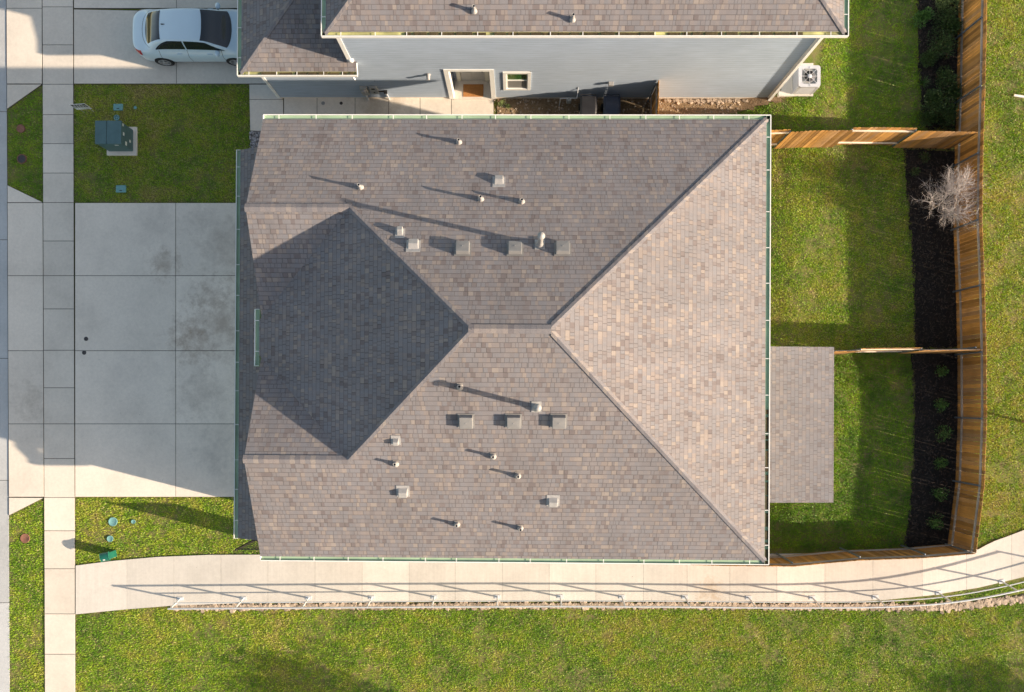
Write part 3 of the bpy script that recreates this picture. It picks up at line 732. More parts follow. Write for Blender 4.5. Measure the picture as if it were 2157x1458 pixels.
def RS(px, py): return WF(px, py, zS)
for px, py, h in ((967, 301, .30), (760, 396, .36), (1013, 421, .40), (1099, 426, .33)): vent_pipe(H1, RN(px, py), h, -.5)
for px, py, h in ((969, 815, .30), (834, 977, .28), (1039, 961, .37), (1091, 1002, .38), (963, 1104, .36), (1096, 1112, .40)): vent_pipe(H1, RS(px, py), h, .5)
for f_, sl, px, py in ((RN, -.5, 1137, 517), (RS, .5, 1130, 858)):
    p = f_(px, py); v = vent_pipe(H1, p, 1.28, sl, .07, .16, .14); k = MB(); k.lathe(p + Vector((0, 0, 1.25)), [(.075, 0), (.105, .02), (.105, .06), (.05, .11), (.001, .12)], 16); k.build('rain_cap', 'vent_white', v)
for px in (975, 1085, 1185): box_vent(H1, RN(px, 526), -.5)
for px in (982, 1082, 1177): box_vent(H1, RS(px, 886), .5)
hood_vent(H1, RN(1051, 382), -.5); hood_vent(H1, RN(871, 517), -.5, .15, .14); hood_vent(H1, RN(843, 490), -.5, .085, .11, .16)
hood_vent(H1, RS(834, 929), .5, .085, .09, .13); hood_vent(H1, RS(849, 1036), .5, .14, .13); hood_vent(H1, RS(1165, 1056), .5, .14, .13)

# ---- the neighbouring house at the top
YW = W(1610, 207.5).y
ZU = 5.6
sa, sb = W(677, 80, ZU), W(1787, 71.5, ZU)
UX0, UX1, UY0 = sa.x, sb.x, (sa.y + sb.y) / 2
ux0, ux1, uy0 = UX0 + G_, UX1 - G_, UY0 + G_
UD = 13.4; uh = UD / 2; uy1 = uy0 + UD
H2 = thing('house', (2, uy0 + uh, 0), 'two-storey house with a long grey clapboard side wall, cut off by the top edge', 'house')
m = MB(); uz = ZU + uh / 2
A_, B_, C_, D_ = (ux0, uy0, ZU), (ux1, uy0, ZU), (ux1, uy1, ZU), (ux0, uy1, ZU); R0, R1 = (ux0 + uh, uy0 + uh, uz), (ux1 - uh, uy0 + uh, uz)
m.facet([A_, B_, R1, R0]); m.facet([B_, C_, R1]); m.facet([C_, D_, R0, R1]); m.facet([D_, A_, R0])
m.box(ux0 + .01, ux1 - .01, uy0 + .01, uy1 - .01, ZU - .16, ZU - .13, 1)
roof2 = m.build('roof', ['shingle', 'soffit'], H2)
m = MB(); cap_run(m, A_, R0, (0, -.7, -.35), (-.7, 0, -.35)); m.build('ridge_cap', 'cap', roof2); m = MB(); cap_run(m, B_, R1, (0, -.7, -.35), (.7, 0, -.35)); m.build('ridge_cap', 'cap', roof2)
gutter(H2, (UX0, uy0), (UX1, uy0), (0, -1), ZU, 'gutter_old', silt=[(.16, .3), (.33, .62), (.66, .9)])
gutter(H2, (ux0, uy0 - .12), (ux0, uy1), (-1, 0), ZU, caps=(0, 1)); gutter(H2, (ux1, uy0 - .12), (ux1, uy1), (1, 0), ZU, caps=(0, 1))
# garage roof in front
ZG2 = 3.2
ga, gb = W(500, 158, ZG2), W(752, 160, ZG2)
gx0, gy0, gx1 = ga.x + G_, (ga.y + gb.y) / 2 + G_, gb.x
UWX = WY(731, 105, YW).x - .12                      # west wall of the upper floor
m = MB(); gd_ = UWX - gx0; zt2 = ZG2 + .5 * gd_
m.facet([(gx0, gy0, ZG2), (gx1, gy0, ZG2), (gx1, YW - .0, ZG2 + .5 * (YW - gy0)), (UWX, YW, ZG2 + .5 * (YW - gy0)), (UWX, gy0 + gd_, zt2)])
m.facet([(gx0, gy0, ZG2), (UWX, gy0 + gd_, zt2), (UWX, uy1 - .5, zt2), (gx0, uy1 - .5, ZG2)])
m.box(gx0 + .01, gx1 - .01, gy0 + .01, uy1 - .5, ZG2 - .16, ZG2 - .13, 1)
m.fr((gx1 - .01, gy0 + .13, ZG2 - .02), (.012, 0, 0), (0, .14, .07), (0, -.03, .07), 2)
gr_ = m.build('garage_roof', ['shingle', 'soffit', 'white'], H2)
m = MB(); cap_run(m, (gx0, gy0, ZG2), (UWX, gy0 + gd_, zt2), (0, -.7, -.35), (-.7, 0, -.35)); m.build('ridge_cap', 'cap', gr_)
gutter(H2, (ga.x, gy0), (gx1, gy0), (0, -1), ZG2, 'gutter_old', silt=[(.2, .98)], hang=.75); gutter(H2, (gx0, gy0 - .12), (gx0, uy1 - .5), (-1, 0), ZG2, caps=(0, 1))
m = MB()
GWX = WY(592, 212, YW).x
ex = W(1619, 206, 0).x
m.box(UWX + .02, ex - .02, YW + 1.6, uy1 - .35, 0, ZU - .14); m.box(GWX + .02, UWX - .01, YW + .09, uy1 - .6, 0, ZG2 - .14)
m.build('wall_core', 'siding', H2)
# lap siding with real boards, leaving the entry and the window open
d0, d1 = WY(939, 146, YW), WY(1033, 203, YW); DX0, DX1, DZ1 = WY(940, 146, YW).x + .06, WY(1034, 146, YW).x - .06, 2.55
w0, w1 = WY(1059, 151, YW), WY(1119, 188, YW); WX0, WX1, WZ0, WZ1 = w0.x, WY(1119, 151, YW).x, w1.z, w0.z
m = MB(); ex_b = .158; z = .16
def lap(xa_, xb_, z0_, z1_):
    m.mesh([(xa_, YW - .022, z0_), (xb_, YW - .022, z0_), (xb_, YW - .003, z1_), (xa_, YW - .003, z1_), (xa_, YW + .09, z0_), (xb_, YW + .09, z0_), (xb_, YW + .09, z1_), (xa_, YW + .09, z1_)],
           [(0, 1, 2, 3), (0, 4, 5, 1), (3, 2, 6, 7), (0, 3, 7, 4), (1, 5, 6, 2), (5, 4, 7, 6)])
while z < ZU - .15:
    z1_ = min(z + ex_b, ZU - .14)
    xl = GWX if z1_ < ZG2 - .05 else UWX
    iv = [(xl, ex)]
    for (ax, bx, za, zb) in ((DX0 - .0, DX1 + .0, 0, DZ1), (WX0, WX1, WZ0, WZ1)):
        if z1_ > za + .05 and z < zb - .05:
            iv = [q for (p_, q_) in iv for q in ([(p_, q_)] if bx <= p_ or ax >= q_ else ([(p_, ax)] if ax > p_ else []) + ([(bx, q_)] if bx < q_ else []))]
    for p_, q_ in iv: lap(p_, q_, z, z1_)
    z += ex_b
m.build('wall', 'siding', H2)
m = MB(); m.box(UWX + .01, DX0 - .3, YW + .09, YW + 1.6, 0, ZU - .14); m.box(DX1 + .3, ex - .03, YW + .09, YW + 1.6, 0, ZU - .14); m.box(DX0 - .3, DX1 + .3, YW + .09, YW + 1.6, DZ1 + .12, ZU - .14)
m.box(DX0 - .3, DX0 - .01, YW + .09, YW + 1.6, .0, DZ1 + .12); m.box(DX1 + .01, DX1 + .3, YW + .09, YW + 1.6, .0, DZ1 + .12)
m.box(DX0 - .009, DX1 + .009, YW + .09, YW + 1.6, DZ1, DZ1 + .119); m.build('entry_wall', 'siding', H2)
m = MB(); m.box(GWX + .02, DX0 - .02, YW + .01, YW + .3, -.05, .155); m.box(DX1 + .02, ex - .02, YW - .004, YW + .3, -.05, .155); m.build('foundation', 'walk', H2)
# corner boards, downspouts, frieze
m = MB()
m.box(UWX - .025, UWX + .11, YW - .04, YW - .017, ZG2 + .18, ZU - .14); m.box(UWX - .027, UWX - .003, YW - .016, YW + .11, ZG2 + .3, ZU - .14)
m.build('corner_board', 'white', H2)
m = MB(); m.box(GWX - .025, GWX + .08, YW - .04, YW - .017, .1, ZG2 - .14); m.box(GWX - .027, GWX - .003, YW - .016, YW + .1, .1, ZG2 - .14); m.build('corner_board', 'white', H2)
m = MB(); m.box(ex - .09, ex + .025, YW - .04, YW - .017, .12, ZU - .14); m.box(ex + .003, ex + .027, YW - .016, YW + .11, .12, ZU - .14); m.build('corner_board', 'white', H2)
m = MB(); m.box(ex - .06, ex + .04, YW - .125, YW - .042, .15, ZU - .3); m.bar((ex - .01, YW - .085, .17), (ex - .10, YW - .28, .05), .09, .08); m.bar((ex - .01, YW - .085, ZU - .3), (ex - .01, uy0 - .06, ZU - .12), .09, .08)
m.build('downspout', 'white', H2)
m = MB(); m.lathe(W(739, 125, 3.5), [(.001, -.12), (.09, -.1), (.09, .03), (.05, .05)], 14); m.build('elbow', 'white', H2)
m = MB(); m.bar((gx1 - .2, gy0 - .07, ZG2 - .1), (gx1 - .16, gy0 - .09, ZG2 - .42), .05, .05); m.build('drip_outlet', 'white', H2)
# entry: trim, floor, door
fz = .16
m = MB(); m.box(DX0 - .16, DX0, YW - .045, YW - .015, .05, DZ1 + .001); m.box(DX1, DX1 + .16, YW - .045, YW - .015, .05, DZ1 + .001); m.box(DX0 - .16, DX1 + .16, YW - .045, YW - .015, DZ1 + .002, DZ1 + .15); m.box(DX0 - .004, DX0 + .012, YW - .014, YW + .2, .06, DZ1 - .003)
m.build('entry_trim', 'white', H2)
m = MB(); m.box(DX0 + .001, DX1 - .001, YW - .06, YW + 1.55, -.05, .06); m.build('entry_step', 'walk', H2)
dc = (DX0 + DX1) / 2 + .02; ydr = YW + .66
m = MB(); m.box(DX0 + .001, DX1 - .001, ydr + .03, ydr + .2, .062, DZ1 - .002); m.build('entry_back_wall', 'siding', H2)
m = MB(); m.box(dc - .45, dc + .45, ydr - .015, ydr + .028, .09, 2.12)
for i in range(2):
    for (za, zb) in ((.22, .85), (1.0, 1.95)): m.box(dc - .36 + i * .40, dc - .04 + i * .40, ydr - .026, ydr - .014, za, zb)
dr = m.build('door', 'door', H2, .006)
m = MB(); m.box(dc - .60, dc - .455, ydr - .05, ydr + .027, .07, 2.13); m.box(dc + .455, dc + .60, ydr - .05, ydr + .027, .07, 2.13); m.box(dc - .60, dc + .60, ydr - .05, ydr + .027, 2.131, 2.27); m.build('frame', 'dtrim', dr)
m = MB(); m.tube((dc + .37, ydr - .02, 1.0), (dc + .37, ydr - .08, 1.0), .035, .03, 12); m.tube((dc + .37, ydr - .02, 1.2), (dc + .37, ydr - .05, 1.2), .03, .03, 10); m.build('handle', 'iron', dr)
m = MB(); mx0 = dc - .38; m.box(mx0, mx0 + .76, YW + .03, YW + .50, .061, .08)
tag(m.build('doormat', 'mat', None, .006, org=(mx0 + .38, YW + .34, .06)), 'orange-brown doormat on the step before the recessed grey door', 'doormat')
# window
m = MB(); t_ = .11
m.box(WX0 - .0, WX0 + t_, YW - .045, YW + .05, WZ0, WZ1); m.box(WX1 - t_, WX1, YW - .045, YW + .05, WZ0, WZ1); m.box(WX0 + t_, WX1 - t_, YW - .043, YW + .05, WZ1 - t_, WZ1); m.box(WX0 + t_, WX1 - t_, YW - .043, YW + .05, WZ0, WZ0 + t_)
wn_ = m.build('window', 'white', H2); zm = (WZ0 + WZ1) / 2 + .02
m = MB(); m.box(WX0 + t_, WX1 - t_, YW - .01, YW + .03, zm - .03, zm + .03); m.box(WX0 + t_, WX0 + t_ + .05, YW - .008, YW + .03, WZ0 + t_, WZ1 - t_); m.box(WX1 - t_ - .03, WX1 - t_, YW - .008, YW + .03, WZ0 + t_, WZ1 - t_); m.build('sash', 'white', wn_)
m = MB(); m.box(WX0 + t_ + .051, WX1 - t_ - .031, YW + .012, YW + .02, zm + .031, WZ1 - t_); m.build('pane', 'win_up', wn_)
m = MB(); m.box(WX0 + t_ + .051, WX1 - t_ - .031, YW + .008, YW + .016, WZ0 + t_, zm - .031); m.build('screen', 'win_dn', wn_)
# meters, vent and boxes on the wall
m = MB(); p = WY(766, 183, YW); m.box(p.x - .13, p.x + .13, YW - .13, YW - .017, p.z - .5, p.z + .15); e1 = m.build('meter_box', 'meter', H2, .01)
f = MB(); f.tube((p.x, YW - .13, p.z - .02), (p.x, YW - .22, p.z - .02), .085, .08, 16); f.build('meter_dial', 'vent_white', e1)
f = MB(); f.tube((p.x - .02, YW - .07, p.z - .5), (p.x - .02, YW - .07, .0), .035, .035, 10); f.build('conduit', 'galv', e1)
m = MB(); p = WY(786, 182, YW); m.box(p.x - .14, p.x + .14, YW - .11, YW - .017, p.z - .48, p.z + .1); e2 = m.build('breaker_box', 'meter', H2, .01)
f = MB(); f.box(p.x - .06, p.x + .06, YW - .118, YW - .112, p.z - .02, p.z + .08); f.tube((p.x, YW - .112, p.z - .28), (p.x, YW - .12, p.z - .28), .035, .035, 10); f.build('cover_window', 'hole', e2)
m = MB(); p = WY(810, 190, YW); m.bar((p.x - .28, YW - .05, p.z + .02), (p.x + .05, YW - .05, p.z), .04, .05); m.box(p.x - .02, p.x + .1, YW - .12, YW - .017, p.z - .06, p.z + .06); e3 = m.build('cable_box', 'iron', H2)
f = MB(); f.tube((p.x + .04, YW - .06, p.z - .06), (p.x + .06, YW - .06, .05), .03, .03, 8); f.build('conduit', 'galv', e3)
m = MB(); p = WY(902, 156, YW); m.tube((p.x, YW - .01, p.z), (p.x, YW - .20, p.z - .03), .075, .06, 12); m.lathe((p.x, YW - .02, p.z), [(.1, 0.), (.1, .01)], 14, 0, 'Y'); m.build('wall_vent', 'vent_white', H2)
m = MB(); p = WY(1287, 172, YW); m.box(p.x - .09, p.x + .09, YW - .14, YW - .017, p.z - .09, p.z + .06); m.build('hose_box', 'vent_white', H2, .01)
# roof pipes of that house
def zU(x, y): return ZU + .5 * (y - uy0)
for px, py, h in ((999, 24, .34), (1206, 42, .36)): vent_pipe(H2, WF(px, py, zU), h, .5, .045)

# ------------------------------------------------------------------ fences
def board_panel(p, q, h, side, off, name, root, z0=0., gapmax=.016, mat='wood'):
    # boards from p to q (plan), shifted to 'side' (unit normal) by off; dog-eared tops
    p, q = Vector(p), Vector(q); d = (q - p); L = d.length; d.normalize(); nrm = Vector((-d.y, d.x)); m = MB(); x = 0.; bw = .14
    while x < L - .03:
        w_ = min(bw, L - x) - (random.uniform(.003, gapmax) if random.random() < .7 else .003); c = p + d * (x + w_ / 2) + nrm * off
        zb = gz(c.x, c.y); zt_ = zb + h + random.uniform(-.012, .012); r = random.random(); e = .028
        a2, n2 = d * w_ / 2, nrm * .0085
        tw = random.uniform(-.004, .004)
        base = [(-1, -.03), (1, -.03), (1, zt_ - zb - e), (.72, zt_ - zb), (-.72, zt_ - zb), (-1, zt_ - zb - e)]
        vs = []
        for s_ in (-1, 1):
            for bx_, bz in base: v = c + a2 * bx_ + n2 * s_ + nrm * tw * bx_; vs.append((v.x, v.y, zb + z0 + bz))
        k = 6; m.mesh(vs, [tuple(range(k - 1, -1, -1)), tuple(range(k, 2 * k))] + [(i, (i + 1) % k, k + (i + 1) % k, k + i) for i in range(k)], 0, r)
        x += bw + random.uniform(-.002, .003)
    return m.build(name, mat, root)
def fence(label, line, rail_side, h=1.83, rails=(.32, 1.6), rmat='rail_wood', flips=None, posts=None, post_h=1.68):
    pts = [Vector(p) for p in line]; r0 = pts[0]
    root = thing('fence', (r0.x, r0.y, gz(r0.x, r0.y)), label, 'fence')
    for i, (p, q) in enumerate(zip(pts[:-1], pts[1:])):
        d = (q - p).normalized(); nrm = Vector((-d.y, d.x)); fl = (flips[i] if flips else 1)
        board_panel(p, q, h, None, (0.0 if fl == 1 else rail_side * .095), 'board_panel', root)
        for z in rails:
            m = MB(); o = nrm * rail_side * (.03 if fl == 1 else .06)
            a, b = p + o, q + o
            m.bar((a.x, a.y, gz(a.x, a.y) + z), (b.x, b.y, gz(b.x, b.y) + z), .038, .085); m.build('rail', 'white_rail' if fl != 1 else rmat, root)
    for p in (posts if posts is not None else pts):
        p = Vector(p); m = MB(); zb = gz(p.x, p.y); m.tube((p.x, p.y, zb - .1), (p.x, p.y, zb + post_h), .032, .032, 12); m.lathe((p.x, p.y, zb + post_h), [(.036, 0), (.036, .03), (.001, .045)], 12); m.build('post', 'steel_post', root)
    return root
def lerp_line(pl, ys):
    out = []
    for y in ys:
        for (x0, y0), (x1, y1) in zip(pl[:-1], pl[1:]):
            if y0 <= y <= y1: out.append((x0 + (x1 - x0) * (y - y0) / (y1 - y0), y)); break
    return out
eastpx = [(2081, -120), (2079, 0), (2074.5, 230), (2069.5, 362), (2069, 480), (2071.6, 496), (2077.8, 727), (2079, 870), (2073, 1050), (2056, 1167)]
ysp = [-105, 33, 178, 320, 462, 600, 741, 882, 1024, 1166]
east = [W(x, y, 1.83)[:2] for x, y in lerp_line(eastpx, ysp)]
east = [Vector(p) for p in east]
fence('tall brown board fence running along the whole east side of the back yards', east, -1 if (east[1] - east[0]).y > 0 else -1, posts=[p + Vector((-.105, 0)) for p in east])
# fence between the two back yards (north) : panels alternate sides
def lineY(px_list, z=1.83): return [Vector(W(x, y, z + .2)[:2]) for x, y in px_list]
nf = [Vector(W(1600, 277, 2.1)[:2]), Vector(W(1668, 277, 2.1)[:2]), Vector(W(1797, 276, 2.1)[:2]), Vector(W(1935, 274.5, 2.12)[:2]), Vector(W(2064, 277, 1.9)[:2])]
fence('honey-coloured board fence between the upper back yards, running from the house to the east fence', nf, 1, flips=[0, 1, 0, 1], posts=[p + Vector((0, .07)) for p in nf[1:-1]])
mf = [Vector(W(1757, 741, 2.1)[:2]), Vector(W(1815, 740, 2.12)[:2]), Vector(W(1945, 738.5, 2.05)[:2]), Vector(W(2072, 737, 1.86)[:2])]
fence('edge-on board fence beside the patio roof, dividing the two lower back yards', mf, 1, flips=[1, 0, 1], posts=[p + Vector((0, .07)) for p in mf[1:-1]] + [W(2048, 733, 1.5)[:2]])
sfp = [(1455, 1190), (1530, 1192), (1671, 1193.5), (1812, 1180), (1950, 1175), (2056, 1166.5)]
sf = [Vector(W(x, y, 1.83)[:2]) for x, y in sfp]
fence('dark board fence curving along the concrete path at the south of the yard', sf, 1, posts=[p + Vector((0, .105)) for p in sf[1:-1]], rails=(.3, 1.62))
# little fence by the bins
pf = W(1388, 172, 1.83); xf = pf.x
fence('short board fence closing the gap between the two houses, behind the bins', [(xf, YW - .03), (xf, yN + .15 - .6)], -1, posts=[(xf - .09, YW - .12), (xf - .09, yN + .2)], rails=(.35, 1.5))

# ------------------------------------------------------------------ railing
R_H, R_L = .93, .42
pb = [(380, 1261.5), (513, 1260.5), (650, 1259.5), (783, 1258.5), (915, 1257.5), (1048, 1257), (1180, 1256.5), (1310, 1257), (1443, 1257.5), (1577, 1259), (1711, 1259), (1844, 1257.5), (1977, 1248.5), (2110, 1225), (2243, 1190)]
bases = [W(x, y, .03) for x, y in pb]
RT = thing('railing', bases[0], 'long white pipe railing along the concrete path, casting a striped shadow', 'railing')
tops = []
for i, b in enumerate(bases):
    a = bases[max(0, i - 1)]; c = bases[min(len(bases) - 1, i + 1)]; t = (c - a).normalized(); n_ = Vector((t.y, -t.x, 0))
    m = MB(); m.fr(b + Vector((0, 0, .008)), t * .11, n_ * .07, (0, 0, .008)); pl_ = None
    foot = b.copy(); k = b + n_ * .14
    m2 = MB(); m2.path([foot, k + Vector((0, 0, R_H))], .03, 10)
    po = m2.build('post', 'galv', RT); m.build('base_plate', 'galv', po); tops.append(k)
def smooth_line(pts, n=4):
    o = []
    for i in range(len(pts) - 1):
        p0, p1, p2, p3 = pts[max(0, i - 1)], pts[i], pts[i + 1], pts[min(len(pts) - 1, i + 2)]
        for k in range(n):
            t = k / n; o.append(.5 * ((2 * p1) + (p2 - p0) * t + (2 * p0 - 5 * p1 + 4 * p2 - p3) * t * t + (3 * p1 - p0 - 3 * p2 + p3) * t ** 3))
    return o + [pts[-1]]
for z, rad in ((R_H, .031), (R_L, .021)):
    m = MB(); pts = smooth_line([b.lerp(q, z / R_H) + Vector((0, 0, z)) for b, q in zip([Vector((v.x, v.y, 0)) for v in bases], [Vector((v.x, v.y, 0)) for v in tops])])
    e = (pts[0] - pts[1]).normalized(); m.path([pts[0] + e * .08] + pts, rad, 12); m.build('rail', 'galv', RT)

# ------------------------------------------------------------------ trees and plants
def leafy(m, c, rx, rz, n, size, mi=0, up=.5):
    for _ in range(n):
        while True:
            v = Vector((random.uniform(-1, 1), random.uniform(-1, 1), random.uniform(-1, 1)))
            if .3 < v.length < 1: break
        p = Vector(c) + Vector((v.x * rx, v.y * rx, v.z * rz)); d = (v + Vector((random.gauss(0, .4), random.gauss(0, .4), up + random.gauss(0, .4)))).normalized()
        s_ = d.orthogonal().normalized(); s_.rotate(Matrix.Rotation(random.uniform(0, 6.28), 3, d)); l = size * random.uniform(.6, 1.3)
        m.face([p, p + d * l * .5 + s_ * l * .22, p + d * l, p + d * l * .5 - s_ * l * .22], mi)
def branch(m, p, d, L, r, depth, spread=.7, up=.15, kids=(3, 5)):
    n = 4; q = p.copy(); pts = [q.copy()]; dd = d.copy()
    for i in range(n):
        dd = (dd + Vector((random.gauss(0, .16), random.gauss(0, .16), random.gauss(0, .10) + up * .3))).normalized(); q = q + dd * L / n; pts.append(q.copy())
    rr = random.random()
    for i in range(n): m.tube(pts[i], pts[i + 1], r * (1 - i * .17), r * (1 - (i + 1) * .17), 5 if depth > 1 else 3, 0, i == n - 1, rr)
    if depth <= 0: return
    for k in range(random.randint(*kids)):
        t = random.uniform(.3, 1.0); i = min(n - 1, int(t * n)); pp_ = pts[i].lerp(pts[i + 1], t * n - i)
        ax = Vector((random.gauss(0, 1), random.gauss(0, 1), random.gauss(0, .6))).normalized()
        nd = (dd + ax * spread).normalized(); branch(m, pp_, nd, L * random.uniform(.55, .8), r * .55, depth - 1, spread, up, kids)
tb = W(1958, 440, .1); tb.z = gz(tb.x, tb.y)
TR = thing('bare_tree', tb, 'leafless tree with a tangle of grey twigs beside the east fence', 'tree')
m = MB(); m.tube(tb - Vector((0, 0, .1)), tb + Vector((.05, 0, .9)), .06, .045, 10); m.build('trunk', 'bark', TR)
random.seed(23); m = MB(); top_ = tb + Vector((.05, 0, .88))
for k in range(13):
    a = k * 2 * math.pi / 13 + random.uniform(-.2, .2); e = random.uniform(.35, 1.2)
    branch(m, top_ + Vector((0, 0, random.uniform(-.15, .1))), Vector((math.cos(a) * math.cos(e), math.sin(a) * math.cos(e), math.sin(e))), random.uniform(.62, .95), .019, 3, .85, .10, (5, 6))
m.build('crown', 'branch', TR)
def shrub(p, rad, label, n=240, mat='leaf', size=.09, group=None, hgt=.8):
    n = int(n * 1.6); size *= .72; p = Vector(p); p.z = gz(p.x, p.y); r = thing('shrub', p, label, 'shrub', group)
    m = MB()
    for k in range(5):
        a = k * 1.26; m.tube(p, p + Vector((math.cos(a) * rad * .6, math.sin(a) * rad * .6, rad * hgt)), .008, .004, 5)
    m.build('stem', 'bark', r)
    m = MB()
    for k in range(6):
        a = random.uniform(0, 6.28); q = rad * random.uniform(.0, .6); leafy(m, p + Vector((math.cos(a) * q, math.sin(a) * q, rad * hgt * random.uniform(.5, 1.1))), rad * random.uniform(.4, .65), rad * .5, n // 6, size)
    m.build('foliage', mat, r)
ordn = ['closest to the dividing fence', 'second from the dividing fence', 'third from the dividing fence', 'fourth from the dividing fence', 'fifth from the dividing fence', 'nearest the corner where the fences meet']
for i, (px, py, rd) in enumerate(((1985, 786, .27), (1983, 853, .30), (1985, 913, .34), (1985, 974, .27), (1982, 1039, .27), (1973, 1100, .32))):
    shrub(W(px, py, .3), rd, 'small green shrub in the dark bed, ' + ordn[i], 260, 'leaf', .085, 'row of shrubs in the lower mulch bed')
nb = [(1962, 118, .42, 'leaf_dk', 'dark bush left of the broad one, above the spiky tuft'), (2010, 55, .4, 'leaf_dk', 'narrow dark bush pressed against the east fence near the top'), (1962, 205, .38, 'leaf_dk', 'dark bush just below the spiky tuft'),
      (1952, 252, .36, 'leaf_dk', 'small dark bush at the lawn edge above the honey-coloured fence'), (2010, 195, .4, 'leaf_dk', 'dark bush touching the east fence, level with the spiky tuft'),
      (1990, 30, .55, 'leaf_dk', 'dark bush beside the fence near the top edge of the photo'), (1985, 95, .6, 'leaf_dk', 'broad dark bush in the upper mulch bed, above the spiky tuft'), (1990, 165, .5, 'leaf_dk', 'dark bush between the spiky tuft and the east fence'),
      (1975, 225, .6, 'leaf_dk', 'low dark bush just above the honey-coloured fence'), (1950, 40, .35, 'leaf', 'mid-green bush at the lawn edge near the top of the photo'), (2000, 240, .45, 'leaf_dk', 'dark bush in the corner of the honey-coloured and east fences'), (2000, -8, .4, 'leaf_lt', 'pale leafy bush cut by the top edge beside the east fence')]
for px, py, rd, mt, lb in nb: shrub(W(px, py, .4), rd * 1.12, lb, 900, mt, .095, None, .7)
for px, py, rd, lb in ((1945, 330, .25, 'small dark plant below the honey-coloured fence at the lawn edge'), (1925, 362, .22, 'small dark plant left of the bare tree')): shrub(W(px, py, .2), rd, lb, 160, 'leaf_dk', .08)
# spiky tuft
p = W(1946, 173, .2); p.z = gz(p.x, p.y); m = MB()
for k in range(46):
    a = random.uniform(0, 6.28); e = random.uniform(.25, 1.1); L = random.uniform(.22, .36); d = Vector((math.cos(a) * math.cos(e), math.sin(a) * math.cos(e), math.sin(e))); s_ = Vector((-math.sin(a), math.cos(a), 0)) * .012
    m.face([p - s_, p + s_, p + d * L]); m.face([p + s_, p - s_, p + d * L + s_ * .2])
tag(m.build('spiky_plant', 'leaf', org=p), 'spiky grass-like tuft in the upper mulch bed', 'plant')
# weeds in the dirt
for px, py, rd, lb in ((1057, 216, .16, 'bright weed at the wall beside the end of the walkway'), (1069, 222, .13, 'smaller weed in the dirt beside the brighter weed')):
    shrub(W(px, py, .1), rd, lb, 120, 'leaf_lt', .07, None, .5)
# sapling at the right edge
p = W(2154, 888); SP = thing('tree', p, 'young tree at the right edge, only its dark base and shadow inside the photo', 'tree'); random.seed(5)
m = MB(); m.tube(p, p + Vector((.06, 0, 2.6)), .045, .025, 8); m.build('trunk', 'bark', SP); m = MB()
for k in range(9):
    a = random.uniform(0, 6.28); branch(m, p + Vector((0, 0, random.uniform(.1, .5))), Vector((math.cos(a), math.sin(a), .7)).normalized(), random.uniform(.25, .4), .008, 1, .7, .2, (2, 4))
m.build('twigs', 'bark', SP); m = MB()
for k in range(12):
    v = Vector((random.gauss(0, .45), random.gauss(0, .42), random.gauss(0, .5))); leafy(m, p + Vector((.45, 0, 2.35)) + v, .5, .45, 90, .12)
m.build('crown', 'leaf', SP)
# trees standing outside the frame whose shadows fall on the lawns
def bigtree(x, y, h, rad, label, n):
    p = Vector((x, y, 0)); t = thing('tree', p, label, 'tree', 'trees south-east of the lawn'); m = MB(); m.tube(p, p + Vector((0, 0, h * .75)), .12, .05, 10); m.build('trunk', 'bark', t); m = MB()
    for k in range(26):
        v = Vector((random.gauss(0, .5), random.gauss(0, .5), random.gauss(0, .45))) * rad; leafy(m, p + Vector((0, 0, h)) + v, rad * .5, rad * .42, n // 26, .17)
    m.build('crown', 'leaf', t)
c = W(640, 1447); L = 5.2 / math.tan(EL); bigtree(c.x + L * math.cos(AZ), c.y - L * math.sin(AZ), 5.2, 1.0, 'leafy tree outside the bottom edge, shading the lawn', 2300)
c = W(2130, 1455); L = 5.0 / math.tan(EL); bigtree(c.x + L * math.cos(AZ), c.y - L * math.sin(AZ), 5.0, .75, 'leafy tree outside the right edge, shading the lawn corner', 1800)

